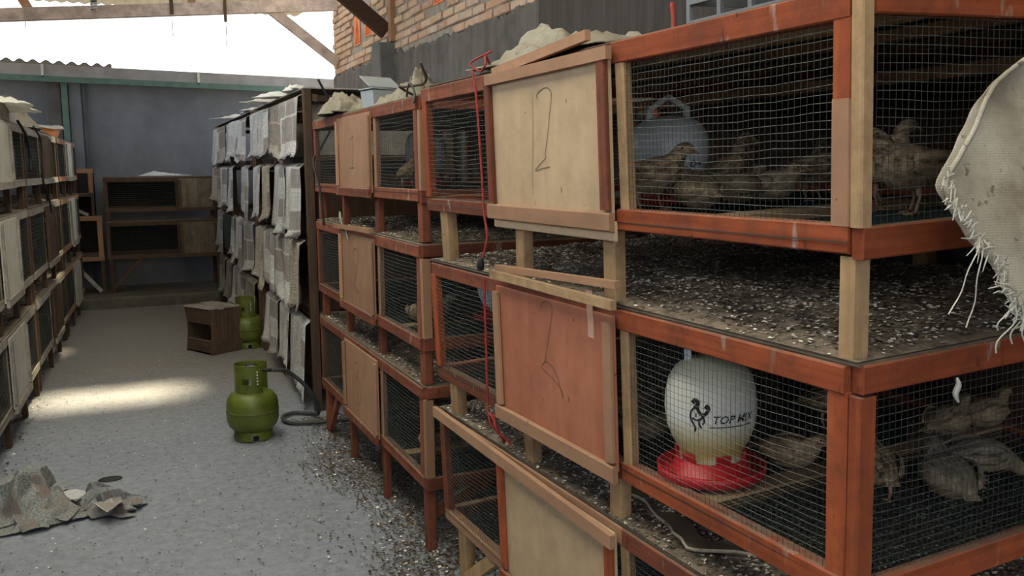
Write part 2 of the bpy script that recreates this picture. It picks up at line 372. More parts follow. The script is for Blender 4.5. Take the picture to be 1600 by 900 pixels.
def vnoise(x, y, seed=0):
    return (math.sin(x * 1.7 + seed * 1.3) * math.cos(y * 2.1 - seed) + 0.5 * math.sin(x * 4.3 - y * 3.1 + seed * 2.7) + 0.25 * math.sin(x * 9.1 + y * 8.3 + seed)) / 1.75

# ------------------------------------------------------------------ the building
def floor():
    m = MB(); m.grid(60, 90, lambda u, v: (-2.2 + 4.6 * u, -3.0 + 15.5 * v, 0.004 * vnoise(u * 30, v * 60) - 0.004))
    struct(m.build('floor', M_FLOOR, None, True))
    m = MB(); m.box((-40, -40, -0.3), (40, 60, -0.05)); struct(m.build('ground', M_EARTH))
floor()
# raised concrete step under the back racks
struct(MB().box((-1.6, 9.95, -0.02), (1.9, 11.05, 0.11), 0.015).build('trim_1', simple('dark_step_concrete', (0.13, 0.115, 0.095), (0.08, 0.07, 0.06), 8, 0.95)))
# right wall: masonry with a brick band above, pierced by triangular vents
WX = 1.95
VENTS = [(7.62, 2.43), (7.28, 2.46), (5.55, 2.43), (5.22, 2.445), (4.95, 2.46)]
VW, VH = 0.20, 0.24
def right_wall():
    ys = sorted([-3.0, 8.5] + [v[0] - VW / 2 for v in VENTS] + [v[0] + VW / 2 for v in VENTS]); m = MB()
    for a, b in zip(ys, ys[1:]):
        vent = [v for v in VENTS if abs((a + b) / 2 - v[0]) < VW / 2]
        if vent:
            z0 = vent[0][1]; m.box((WX, a, 0), (WX + 0.1, b, z0)); m.box((WX, a, z0 + VH), (WX + 0.1, b, 3.4))
        else: m.box((WX, a, 0), (WX + 0.1, b, 3.4))
    m.box((WX, 8.5, 0), (WX + 0.1, 11.2, 1.75))
    w = struct(m.build('wall_right', M_MORTAR))
    # plaster coat with a ragged top edge
    pm = MB(); N = 230
    for i in range(N + 1):
        y = -3.0 + 11.48 * i / N
        zt = 2.2 + 0.012 * (y - 4) + 0.03 * vnoise(y * 5, 2.0, 3) + R.uniform(-0.018, 0.018)
        for x, z in ((WX - 0.022, 0.0), (WX - 0.022, zt - 0.02), (WX - 0.012, zt), (WX + 0.002, zt + 0.004)): pm.v.append(Vector((x, y, z)))
    for i in range(N):
        for k in range(3): q = i * 4 + k; pm.f.append((q, q + 4, q + 5, q + 1))
    pm.build('plaster_coat', M_PLASTER, w)
    # bricks one by one where the photo shows them
    me = None; count = 0; row = 0.058; blen = 0.205
    for r in range(17):
        z0 = 2.20 + r * row; y = 3.6 + (0.1 if r % 2 else 0.0) + R.uniform(-0.01, 0.01)
        while y < 8.45:
            l = blen + R.uniform(-0.02, 0.02); y1 = min(y + l, 8.48)
            lim = 1.43 + 0.171 * math.hypot(WX, y) + (0.02 if y < 7 else 0.0)
            hit = any(abs((y + y1) / 2 - v[0]) < (VW + l) / 2 - 0.02 and z0 + row > v[1] and z0 < v[1] + VH for v in VENTS)
            ragged = 2.21 + 0.012 * (y - 4) + 0.03 * vnoise(y * 5, 2.0, 3)
            if z0 < lim and not hit and z0 + row * 0.4 > ragged and y1 - y > 0.06 and not (6.45 < (y + y1) / 2 < 6.75):
                b = MB(); o = R.uniform(0.006, 0.02); b.box((WX - o, y + 0.006, z0 + 0.005), (WX + 0.03, y1 - 0.006, z0 + row - 0.006), 0.006, 0.0025)
                if count < 300: b.build('brick', M_BRICK, w)
                count += 1
            y += l
    for (vy, vz) in VENTS:
        b = MB(); h = VH; tri = [(-0.085, 0.012), (0.085, 0.012), (0.0, h - 0.015)]
        quad = [(-VW / 2, 0), (VW / 2, 0), (VW / 2, h), (-VW / 2, h)]
        for x in (WX - 0.005, WX + 0.1):
            for (a, z) in quad + tri: b.v.append(Vector((x, vy + a, vz + z)))
        F = [(0, 1, 5, 4), (1, 2, 6, 5), (2, 3, 6), (3, 0, 4, 6)]
        for f in F: b.f.append(f); b.f.append(tuple(7 + i for i in reversed(f)))
        for a, c in ((4, 5), (5, 6), (6, 4)): b.f.append((a, c, c + 7, a + 7))
        b.build('vent_block', M_TERRA, w)
    MB().box((WX - 0.05, 1.0, 0), (WX - 0.022, 3.98, 2.26), 0.004).build('plaster_panel', simple('dark_stained_plaster', (0.06, 0.053, 0.05), (0.038, 0.033, 0.031), 5, 0.92, stretch=(1, 5, 0.4)), w)
    MB().box((WX - 0.13, 6.50, 0), (WX, 6.72, 2.31), 0.01).build('pilaster', simple('dark_concrete', (0.13, 0.13, 0.135), (0.09, 0.09, 0.095), 8, 0.95), w)
right_wall()
def back_wall():
    w = struct(MB().box((-3.5, 11.0, 0), (2.6, 11.15, 2.36)).build('wall_back', M_DARKWALL))
    MB().box((-0.62, 10.93, 0), (-0.47, 11.0, 2.34), 0.008).build('pilaster', M_PLASTER, w)
    MB().box((-0.465, 10.9, 0), (-0.405, 10.99, 2.34), 0.004).build('steel_column', M_GREENSTEEL, w)
    MB().box((-0.40, 10.95, 0), (-0.27, 11.0, 2.34), 0.008).build('pilaster', M_DARKWALL, w)
    MB().box((-0.265, 10.94, 0), (-0.235, 10.99, 2.34), 0.004).build('drain_pipe', simple('blue_grey_pipe', (0.06, 0.075, 0.09), (0.04, 0.05, 0.06), 9, 0.6), w)
back_wall()
def eaves():
    g = struct(MB().bar((-3.2, 10.8, 2.50), (2.62, 10.8, 2.39), 0.05, 0.115).build('trim_2', M_GUTTER))
    struct(MB().bar((-3.2, 10.78, 2.41), (2.62, 10.78, 2.30), 0.05, 0.06).build('trim_3', M_GREENSTEEL))
    for x in (-0.62, 0.93): 
        z = 2.50 - (x + 3.2) * 0.0189
        MB().box((x - 0.012, 10.755, z - 0.075), (x + 0.012, 10.775, z + 0.06)).build('gutter_strap', simple('strap_white', (0.6, 0.6, 0.52), (0.5, 0.5, 0.44), 9, 0.6), g)
    # neighbour's corrugated roof edge beyond the back wall
    def fn(u, v):
        x = -1.5 + 1.55 * u; return (x, 11.5 + 0.5 * v, 2.635 - 0.015 * u * 3 + 0.018 * math.sin(x * 2 * math.pi / 0.13) - 0.06 * v)
    m = MB(); m.grid(120, 2, fn); solid(m.build('corrugated_sheet', simple('far_sheet', (0.11, 0.105, 0.12), (0.08, 0.078, 0.09), 3, 0.9)), 0.012)
    tag(bpy.data.objects['corrugated_sheet'], 'grey corrugated roof sheet edge above the back fascia beam', 'roof sheet')
eaves()
FILL_SKYLIGHT = (-0.75, 0.55, -0.9, 6.0)  # unseen skylight strip added over the aisle to brighten it
def roof():
    # near roof, dark sheets
    def near(u, v):
        x = -3.6 + 5.9 * u; return (x, -3.2 + 10.25 * v, 3.33 + 0.02 * math.sin(x * 2 * math.pi / 0.18))
    m = MB(); sk = MB(); NX, NY = 196, 34
    for t in (m, sk): t.grid(NX, NY, near); t.f = []
    for j in range(NY):
        for i in range(NX):
            x = -3.6 + 5.9 * (i + 0.5) / NX; y = -3.2 + 10.25 * (j + 0.5) / NY; q = j * (NX + 1) + i
            (sk if FILL_SKYLIGHT[0] < x < FILL_SKYLIGHT[1] and FILL_SKYLIGHT[2] < y < FILL_SKYLIGHT[3] else m).f.append((q, q + 1, q + NX + 2, q + NX + 1))
    struct(m.build('roof_1', M_ROOFDARK)); struct(sk.build('roof_fill_skylight', M_CLEAR))
    # far roof, translucent sheets by the right wall; unseen holes and slit added to aim light
    nx, ny = 74, 87; X0, X1, Y0, Y1 = -2.2, 2.3, 6.75, 11.95
    m = MB(); cl = MB()
    def P(i, j):
        x = X0 + (X1 - X0) * i / nx; y = Y0 + (Y1 - Y0) * j / ny
        return Vector((x, y, 3.25 + 0.018 * (y - Y0) + 0.012 * math.cos(math.pi * i)))
    slit_a, slit_b = Vector((-0.10, 9.02)), Vector((0.18, 9.68))
    for tgt in (m, cl):
        for j in range(ny + 1):
            for i in range(nx + 1): tgt.v.append(P(i, j))
    for j in range(ny):
        for i in range(nx):
            c = (P(i, j) + P(i + 1, j + 1)) / 2; p2 = Vector((c.x, c.y))
            if 0.26 < c.x < 1.06 and 7.76 < c.y < 8.12: continue
            if c.x > 1.56 and 7.05 < c.y < 9.6: continue
            t = max(0, min(1, (p2 - slit_a).dot(slit_b - slit_a) / (slit_b - slit_a).length_squared))
            if (p2 - slit_a.lerp(slit_b, t)).length < 0.065: continue
            q = j * (nx + 1) + i; f = (q, q + 1, q + nx + 2, q + nx + 1)
            (cl if (c.x > 1.2 and c.y < 8.6) else m).f.append(f)
    struct(m.build('roof_2', M_ROOF)); struct(cl.build('roof_3', M_CLEAR))
roof()
def light_block_wall():
    struct(MB().box((0.95, -3.0, 0), (2.05, -2.9, 3.3)).build('wall_light_block', M_PLASTER))  # unseen wall added behind the camera to cut light on the cage ends
light_block_wall()
def left_wall():
    w = MB().box((-1.75, -3.0, 0), (-1.62, 11.0, 1.78)); struct(w.build('wall_left', M_PLASTER))
left_wall()
def truss():
    t = empty('roof_truss', (0, 8.3, 2.5), 'haze-tinted timber roof truss spanning the bright opening at the back', 'roof truss')
    def b(name, p, q, w, h, mat): 
        o = MB().bar(Vector(p) - Vector((0, 8.3, 2.5)), Vector(q) - Vector((0, 8.3, 2.5)), w, h).build(name, mat, t); return o
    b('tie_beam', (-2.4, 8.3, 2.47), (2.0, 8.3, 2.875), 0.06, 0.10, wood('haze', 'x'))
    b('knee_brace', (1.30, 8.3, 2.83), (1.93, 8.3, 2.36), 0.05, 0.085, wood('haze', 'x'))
    b('strut', (-0.53, 8.3, 2.66), (-0.70, 8.3, 2.98), 0.05, 0.07, wood('plytan', 'z'))
    b('strut', (0.69, 8.3, 2.79), (0.74, 8.3, 3.2), 0.05, 0.06, wood('plytan', 'z'))
    b('hanger', (0.527, 8.26, 2.70), (0.527, 8.26, 3.2), 0.018, 0.03, wood('brown', 'z'))
    b('hanger', (0.96, 8.26, 2.66), (0.96, 8.26, 2.87), 0.014, 0.025, wood('brown', 'z'))
    b('cleat', (0.93, 8.26, 2.86), (0.99, 8.26, 2.86), 0.03, 0.03, wood('brown', 'x'))
    for x, l in ((-0.57, 0.14), (0.527, 0.14), (0.96, 0.2)):
        b('wire_tail', (x, 8.25, 2.66), (x, 8.25, 2.66 - l), 0.006, 0.006, M_GUTTER)
    k = empty('roof_brace', (1.93, 6.62, 2.37), 'dark brown timber brace rising from the wall pilaster', 'roof brace')
    MB().bar((-0.02, 0, 0.03), (-0.62, 0, 0.50), 0.06, 0.11).build('brace', wood('dark', 'x'), k)
    MB().box((-0.02, -0.12, -0.05), (0.02, -0.05, 0.9)).build('wall_post', wood('plytan', 'z'), k)
    lb = empty('hanging_lamp', (-0.066, 8.2, 2.68), 'grey spiral energy-saving lamp hanging below the roof at top left', 'lamp')
    pts = [Vector((0.022 * math.cos(a), 0.022 * math.sin(a), 0.005 + 0.0030 * a)) for a in [i * 0.4 for i in range(58)]]
    MB().tube(pts, 0.007, 6).build('spiral_tube', M_BULB, lb, True)
    MB().lathe([(0.0, 0.07), (0.026, 0.07), (0.028, 0.10), (0.014, 0.12), (0.014, 0.15), (0, 0.15)], 14).build('lamp_base', M_PVC, lb, True)
    MB().tube([(0, 0, 0.14), (0, 0, 0.58)], 0.004, 5).build('flex', M_BLACK, lb)
truss()

# ------------------------------------------------------------------ cages
# rack frames: local x runs into the cage, local y along the aisle from the near end, local z up
def frame(w, u, v, p): return Matrix(((w[0], u[0], v[0], p[0]), (w[1], u[1], v[1], p[1]), (w[2], u[2], v[2], p[2]), (0, 0, 0, 1)))
F_C = frame((0.9985, 0.037, 0.040), (-0.037, 0.9993, 0.0), (-0.040, -0.0015, 0.9992), (1.013, 0.987, 0.0))
F_B = frame((1, -0.0, 0), (0.0, 1, 0), (0, 0, 1), (0.965, 3.01, 0))
def wires(y0, y1, z0, z1, step, r, seed, x=0.0, bulge=0.006, k=4, axis='y'):
    """welded wire mesh in the plane across local x: slightly slack horizontals, straight verticals"""
    m = MB(); rr = random.Random(seed)
    def pt(a, z, off):
        s = (a - y0) / (y1 - y0); t = (z - z0) / (z1 - z0)
        bx = x - bulge * math.sin(math.pi * max(0, min(1, s))) * math.sin(math.pi * max(0, min(1, t))) * (1 + 0.6 * vnoise(s * 3, t * 2, seed)) + off
        zz = z + 0.0032 * vnoise(s * 7 + t, t * 5, seed + 1) * math.sin(math.pi * t) - 0.006 * math.sin(math.pi * s) * math.sin(math.pi * t)
        return (bx, a, zz) if axis == 'y' else (a, bx, zz)
    n = max(1, int(round((z1 - z0) / step)))
    hs = 14
    for i in range(n + 1):
        z = z0 + (z1 - z0) * i / n
        m.tube([pt(y0 + (y1 - y0) * j / hs, z, 0.0) for j in range(hs + 1)], r, k, False)
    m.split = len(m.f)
    n = max(1, int(round((y1 - y0) / step)))
    for i in range(n + 1):
        a = y0 + (y1 - y0) * i / n
        m.tube([pt(a, z0 + (z1 - z0) * j / 4, -r) for j in range(5)], r, k, False)
    return m
def floor_net(D, L, z, step, r):
    m = MB(); n = int(L / step)
    for i in range(n + 1):
        y = L * i / n; m.tube([(0.03, y, z), (D * 0.5, y, z - 0.004), (D - 0.02, y, z)], r, 3, False)
    n = int(D / step)
    for i in range(n + 1):
        x = D * i / n; m.tube([(x, 0, z), (x, L * 0.5, z - 0.003), (x, L, z)], r, 3, False)
    return m
def stroke(pts, w, x, name, parent, n=40, closed=False):
    """a drawn line: a thin ribbon just proud of a panel in the y-z plane"""
    c = spline([(0, a, b) for a, b in pts], n) if len(pts) > 2 else [Vector((0, a, b)) for a, b in pts]
    m = MB()
    for i, p in enumerate(c):
        t = (c[min(i + 1, len(c) - 1)] - c[max(i - 1, 0)]); nn = Vector((0, -t.z, t.y)).normalized() * w / 2
        m.v.append(Vector((x, 0, 0)) + p + nn); m.v.append(Vector((x, 0, 0)) + p - nn)
    for i in range(len(c) - 1): m.f.append((2 * i, 2 * i + 1, 2 * i + 3, 2 * i + 2))
    o = m.build(name, M_PENCIL, parent); return o

def cage(name, F, L, D, zb, z0, z1, label, group, o):
    """one tier: a framed wire cage on its own legs. zb: what the legs stand on"""
    root = empty(name, F @ Matrix.Translation((0, 0, zb)), label, 'cage', group)
    fr, po, lg, ch = o.get('rail', 'red'), o.get('post', 'red'), o.get('leg', 'pale'), o.get('ch', 0.0025)
    J = 0.002
    def pc(nm, a, b, kind, axis, parent=None, j=J): return MB().box((a[0], a[1], a[2] - zb), (b[0], b[1], b[2] - zb), ch, j).build(nm, wood(kind, axis), parent or root)
    h = o.get('rh', 0.043); pa, pb = o['panel']; e = o.get('end', 0.024)
    # rails
    splits = o.get('top_split', [])
    tr_end = o.get('top_to', L)
    pc('top_rail', (0, 0.0, z1 - h), (0.032, tr_end if o.get('short_top') else L, z1), fr, 'y')
    if o.get('short_top'): pc('top_rail', (0.004, tr_end + 0.003, z1 - h - 0.002), (0.034, L, z1 - 0.004), o.get('rail2', fr), 'y')
    pc('bottom_rail', (0, 0.0, z0), (0.032, pa if o.get('short_top') else L, z0 + h), fr, 'y')
    if o.get('short_top'): pc('bottom_rail', (0.006, pa + 0.005, z0 - 0.002), (0.036, L, z0 + h - 0.006), o.get('rail2', fr), 'y')
    pc('top_rail', (D - 0.03, 0, z1 - h), (D, L, z1), fr, 'y'); pc('bottom_rail', (D - 0.03, 0, z0), (D, L, z0 + h), fr, 'y')
    ek = o.get('endrail', fr)
    pc('end_rail', (0.024 if o.get('tall_endpost') else 0.010, -e, z1 - h + 0.003), (D, -0.001, z1 + 0.004), ek, 'x'); pc('end_rail', (0.008, -e, z0 - 0.004), (D, -0.001, z0 + h), ek, 'x')
    pc('end_rail', (0.033, L - 0.03, z1 - h), (D - 0.03, L, z1 - 0.003), fr, 'x'); pc('end_rail', (0.033, L - 0.03, z0), (D - 0.03, L, z0 + h - 0.003), fr, 'x')
    # posts
    a, b = z0 + h * 0.95, z1 - h * 0.95
    if o.get('tall_endpost'):
        mid = a + (b - a) * 0.62; pc('post', (0.003, 0.0, mid), (0.028, 0.036, b), po, 'z'); pc('post', (0.003, 0.0, a), (0.028, 0.036, mid), 'plytan', 'z')
        pc('ceiling_batten', (0.58, 0.0, 1.548), (0.62, L - 0.1, 1.575), 'pale', 'y')
    else: pc('post', (0.003, 0.0, a), (0.028, 0.04, b), po, 'z')
    pc('post', (0.0 if o.get('tall_endpost') else 0.003, -e, z0 + h), (0.0225 if o.get('tall_endpost') else 0.038, -0.001, z1 + (0.06 if o.get('tall_endpost') else -h)), o.get('endpost', 'pale'), 'z')
    pc('post', (0.003, L - 0.035, a), (0.028, L, b), po, 'z')
    pc('post', (D - 0.03, 0.0, a), (D - 0.004, 0.04, b), po, 'z'); pc('post', (D - 0.03, L - 0.04, a), (D - 0.004, L, b), po, 'z')
    pc('post', (0.004, pa - 0.032, a), (0.026, pa - 0.002, b), o.get('inpost', 'pale'), 'z')
    pc('post', (0.004, pb + 0.002, a), (0.026, pb + 0.03, b), o.get('inpost', 'pale'), 'z')
    # plywood panel with its battens
    pk = o.get('ply', 'ply')
    pn = pc('plywood_panel', (-0.010, pa + 0.005, z0 + 0.02), (-0.002, pb - 0.005, z1 - 0.015), pk, 'z', None, 0.0)
    sk = o.get('strip', 'red')
    for (ya, yb) in ((pa, pa + 0.032), (pb - 0.03, pb)):
        pc('batten', (-0.022, ya, z0 + (0.043 if sk else 0)), (-0.0105, yb, z1 - 0.03), sk, 'z', pn)
    pc('batten', (-0.024, pa - 0.004, z0 - 0.002), (-0.0105, pb + 0.004, z0 + 0.036), o.get('strip_b', sk), 'y', pn)
    if o.get('ply_lip'): pc('plywood_lip', (-0.009, pa + 0.002, z0 - 0.022), (-0.001, pb + 0.002, z0 + 0.02), 'ply', 'y', pn)
    for (p, q, hh, xx, kk) in o.get('top_boards', []):
        pts = MB().bar((xx, p[0], p[1] - zb), (xx, q[0], q[1] - zb), 0.014, hh); pts.build('board', wood(kk, 'y'), pn)
    for (st, wd) in o.get('marks', []):
        stroke([(y, z - zb) for y, z in st], wd, -0.0112, 'number_mark', pn)
    if o.get('drip'):
        d = stroke([(y, z - zb) for y, z in o['drip']], 0.026, -0.0108, 'paint_drip', pn); d.data.materials[0] = simple('pale_pink_drip', (0.60, 0.36, 0.27), (0.52, 0.30, 0.22), 9, 0.7); d['label'] = 'pale pink drip'
    # wire mesh
    ws, wr = o.get('ws', 0.0127), o.get('wr', 0.0007)
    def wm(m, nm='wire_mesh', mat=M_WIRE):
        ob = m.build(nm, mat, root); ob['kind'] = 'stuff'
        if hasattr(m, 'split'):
            ob.data.materials.append(M_WIRESHADE); ob.data.polygons.foreach_set('material_index', [0] * m.split + [1] * (len(m.f) - m.split))
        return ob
    sd = int(abs(z0) * 1000) + int(L * 100) + len(label)
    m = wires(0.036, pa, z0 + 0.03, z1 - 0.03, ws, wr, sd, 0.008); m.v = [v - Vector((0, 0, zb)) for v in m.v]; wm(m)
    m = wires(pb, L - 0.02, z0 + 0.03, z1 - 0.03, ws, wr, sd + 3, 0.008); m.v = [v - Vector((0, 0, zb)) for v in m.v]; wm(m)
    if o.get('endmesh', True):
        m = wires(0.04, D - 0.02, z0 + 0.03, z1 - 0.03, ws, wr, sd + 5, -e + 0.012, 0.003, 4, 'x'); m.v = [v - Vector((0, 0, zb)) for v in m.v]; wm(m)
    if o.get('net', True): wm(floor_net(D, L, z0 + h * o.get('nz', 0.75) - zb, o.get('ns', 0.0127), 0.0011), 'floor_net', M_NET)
    if o.get('perch', True):
        pc('floor_batten', (0.03, pa - 0.26, z0 + 0.012), (D - 0.03, pa - 0.205, z0 + 0.036), 'pale', 'x')
        pc('floor_batten', (0.034, 0.38, z0 + 0.010), (D - 0.035, 0.42, z0 + 0.033), 'pale', 'x') if pa > 0.9 else None
        pc('floor_batten', (0.03, pb - 0.1, z0 + 0.012), (D - 0.03, pb - 0.055, z0 + 0.034), 'pale', 'x')
    # back board, roof
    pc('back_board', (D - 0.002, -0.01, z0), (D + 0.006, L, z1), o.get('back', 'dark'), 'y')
    if o.get('tray', True): pc('tray_board', (0.006, -e + 0.006, z1 + 0.0005), (D, L, z1 + 0.008), 'dusty', 'y', None, 0.0)
    else:
        for x in (0.2, 0.45, 0.7): pc('roof_slat', (x, 0, z1 - 0.03), (x + 0.045, L, z1 - 0.008), 'pale', 'y')
        pc('roof_sheet', (0.033, -e + 0.03, z1 + 0.001), (D, L, z1 + 0.007), 'brown', 'y', None, 0.0)
    # legs and braces
    for (lx, ly, wx, wy) in o['legs']:
        zl = zb + (0.002 if zb > 0 else (0.0 if lx < 0.3 else o.get('backdrop', 0.0)))
        pc('leg', (lx, ly, zl), (lx + wx, ly + wy, z0 - 0.001), lg, 'z')
    for (p, q) in o.get('braces', []):
        MB().bar((p[0], p[1], p[2] - zb), (q[0], q[1], q[2] - zb), 0.022, 0.04).build('brace', wood(lg, 'z'), root)
    return root

cL, cD = 1.73, 0.90
def legsC(x=0.012): return [(0.008, -0.005, 0.034, 0.029), (x, 0.648, 0.03, 0.045), (x, 1.075, 0.03, 0.045), (x, 1.585, 0.034, 0.055), (cD - 0.05, 0.0, 0.035, 0.045), (cD - 0.05, 0.56, 0.035, 0.045), (cD - 0.05, 1.1, 0.035, 0.045), (cD - 0.05, 1.65, 0.035, 0.045)]
C1a = [(0.923, 1.557), (0.925, 1.567), (0.906, 1.576), (0.879, 1.58), (0.859, 1.572), (0.855, 1.559), (0.866, 1.522), (0.879, 1.474), (0.895, 1.431), (0.892, 1.423), (0.921, 1.409), (0.947, 1.393), (0.912, 1.398), (0.873, 1.402)]
C1b = [(0.948, 1.574), (0.95, 1.499), (0.960, 1.398), (0.966, 1.336)]
C2a = [(0.955, 1.054), (0.942, 1.074), (0.92, 1.084), (0.895, 1.078), (0.891, 1.059), (0.908, 1.012), (0.936, 0.935), (0.952, 0.923), (0.956, 0.913), (0.926, 0.906), (0.887, 0.894), (0.858, 0.879), (0.853, 0.859), (0.86, 0.878), (0.878, 0.91), (0.901, 0.928), (0.924, 0.934), (0.936, 0.934)]
GC = 'cages of the nearest right-hand rack'
cage('quail_cage', F_C, cL, cD, 1.113, 1.27, 1.648, 'topmost cage of the nearest rack, pale panel marked 12, quails and bluish feeder inside', GC,
     dict(panel=(0.612, 1.20), rail='orange', rail2='red', post='orange', short_top=True, top_to=0.62, endpost='pale', endpost_in=True, tall_endpost=True, endrail='orange', ply='ply', strip='red', strip_b='plytan', ply_lip=True,
          top_boards=[((1.168, 1.640), (0.70, 1.672), 0.022, -0.004, 'plytan'), ((1.185, 1.622), (0.60, 1.626), 0.026, -0.018, 'plytan')],
          marks=[(C1a, 0.002), (C1b, 0.0013)], drip=None, back='dark', tray=False, nz=0.45, legs=legsC(), ws=0.0127, wr=0.0005))
cage('quail_cage', F_C, cL, cD, 0.627, 0.727, 1.105, 'middle cage of the nearest rack, reddish panel with drawn 2, yellowed feeder inside', GC,
     dict(panel=(0.622, 1.21), rail='orange', rail2='red', post='orange', short_top=True, top_to=0.62, endpost='orange', endrail='orange', ply='plyred', strip='plytan', strip_b='plytan',
          top_boards=[((1.19, 1.139), (0.598, 1.160), 0.016, -0.012, 'plytan'), ((1.184, 1.125), (0.587, 1.121), 0.020, -0.03, 'pale')],
          marks=[(C2a, 0.002)], drip=[(0.717, 1.135), (0.716, 1.09), (0.713, 1.06), (0.714, 1.03)], legs=legsC(), ws=0.0127, wr=0.0005))
cage('quail_cage', F_C, cL, cD, 0.0, 0.24, 0.618, 'lowest cage of the nearest rack, pale unmarked panel behind a long top board', GC,
     dict(panel=(0.64, 1.235), rail='red', rail2='plytan', post='red', short_top=True, top_to=0.63, endpost='orange', ply='ply', strip='orange', strip_b='orange',
          top_boards=[((1.70, 0.622), (0.63, 0.590), 0.032, -0.022, 'plytan')],
          legs=legsC(), backdrop=-0.03, braces=[((0.02, 1.62, 0.06), (0.02, 1.36, 0.245)), ((0.02, 0.05, 0.05), (0.02, 0.3, 0.245))], ws=0.0127, wr=0.0005))
bL, bD = 1.76, 0.88
def legsB(): return [(0.010, -0.010, 0.034, 0.046), (0.012, 0.575, 0.03, 0.04), (0.012, 1.15, 0.03, 0.04), (0.012, 1.68, 0.034, 0.045), (bD - 0.05, 0.0, 0.035, 0.045), (bD - 0.05, 0.85, 0.035, 0.045), (bD - 0.05, 1.66, 0.035, 0.045)]
B1 = [(0.905, 1.522), (0.858, 1.539), (0.853, 1.525), (0.866, 1.466), (0.88, 1.402)]
B1b = [(0.934, 1.402), (0.85, 1.404)]
B2 = [(0.918, 1.023), (0.903, 1.045), (0.852, 1.051), (0.825, 1.024), (0.846, 0.975), (0.893, 0.913), (0.924, 0.88), (0.886, 0.875), (0.83, 0.863), (0.861, 0.855), (0.906, 0.868)]
B3 = [(0.952, 0.517), (0.897, 0.535), (0.873, 0.513), (0.92, 0.47), (0.881, 0.453), (0.845, 0.415), (0.866, 0.364), (0.906, 0.335), (0.948, 0.338)]
GB = 'cages of the second right-hand rack'
ob = dict(panel=(0.575, 1.16), rail='red', post='red', endpost='plytan', inpost='plytan', leg='red', ply='plytan', strip='plytan', strip_b='red', legs=legsB(), ws=0.0135, wr=0.00058)
cage('quail_cage', F_B, bL, bD, 1.137, 1.281, 1.643, 'topmost cage of the second rack, tan panel with small drawn 1, sacks on its roof', GB, dict(ob, marks=[(B1, 0.004), (B1b, 0.004)]))
cage('quail_cage', F_B, bL, bD, 0.625, 0.755, 1.128, 'middle cage of the second rack, tan panel with a long drawn 2', GB, dict(ob, marks=[(B2, 0.004)], top_boards=[((1.22, 1.132), (0.57, 1.148), 0.02, -0.02, 'plytan')]))
cage('quail_cage', F_B, bL, bD, 0.0, 0.24, 0.617, 'lowest cage of the second rack, tan panel with a drawn 3', GB, dict(ob, marks=[(B3, 0.004)], braces=[((0.02, 1.66, 0.02), (0.02, 1.45, 0.24)), ((0.02, 0.03, 0.12), (0.3, 0.03, 0.24))]))

# left-hand racks face the aisle from the other side: mirrored frame by half a turn
LB = Vector((-0.517, 5.88, 0)); LU = Vector((0.039, 1, 0)).normalized()
def leftframe(yfar):
    s = (yfar - LB.y) / LU.y; p = LB + LU * s
    u = -LU; w = Vector((-LU.y, LU.x, 0)); return frame(w, u, (0, 0, 1), p)
GL = 'cages of the left-hand racks'
NEARNESS = {0: 'nearest', 1: 'middle', 2: 'farthest'}
for k, (yf, L) in enumerate(((6.28, 1.95), (8.30, 1.93), (10.22, 1.80))):
    FL = leftframe(yf)
    for t, (zb, z0, z1) in enumerate(((1.17, 1.31, 1.672), (0.575, 0.715, 1.162), (0.0, 0.165, 0.567))):
        pl = 'white' if k != 1 else 'brown'  # dark panel stands in for the middle rack's shaded bare opening
        lab = '%s cage of the %s left-hand rack, %s' % (('top', 'middle', 'bottom')[t], NEARNESS[k], ('white board panel between green-looking wire sections', 'dark brown board between wire sections', 'pale board at its far end')[k])  # the dark brown board stands in for a shaded bare opening
        cage('quail_cage', FL, L, 0.70, zb, z0, z1, lab, GL,
             dict(panel=(0.56, 1.15), rail='grey' if k < 2 else 'plytan', post='brown', endpost='brown', inpost='grey', endrail='brown', leg='brown', ply=pl, strip='grey' if k != 1 else 'brown', strip_b='grey',
                  legs=[(0.012, 0.0, 0.034, 0.05), (0.012, 0.55, 0.03, 0.04), (0.012, 1.16, 0.03, 0.04), (0.012, L - 0.05, 0.034, 0.05), (0.63, 0.05, 0.034, 0.045), (0.63, L - 0.1, 0.034, 0.045)],
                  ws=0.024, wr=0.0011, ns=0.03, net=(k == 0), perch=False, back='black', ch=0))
# two dim cages against the back wall, facing the camera
F_E = frame((0, 1, 0), (-1, 0, 0), (0, 0, 1), (1.02, 10.28, 0.11))
GE = 'two-tier cages against the back wall'
oe = dict(panel=(0.02, 0.40), rail='brown', post='brown', endpost='brown', inpost='brown', endrail='brown', leg='brown', ply='dusty', strip='brown', strip_b='brown', ws=0.022, wr=0.0009, net=False, perch=False, back='black', ch=0, endmesh=False,  # panel board darkened: dimness at the back painted into its colour
          legs=[(0.012, 0.0, 0.03, 0.04), (0.012, 1.08, 0.03, 0.04), (0.45, 0.0, 0.03, 0.04), (0.45, 1.08, 0.03, 0.04)])
cage('quail_cage', F_E, 1.13, 0.52, 0.76, 0.855, 1.215, 'upper dim cage against the back wall, brown board at its right', GE, oe)  # board's brown is dimness painted into its colour
cage('quail_cage', F_E, 1.13, 0.52, 0.0, 0.36, 0.75, 'lower dim cage against the back wall on braced legs', GE, dict(oe, braces=[((0.03, 1.09, 0.06), (0.03, 0.80, 0.36))]))
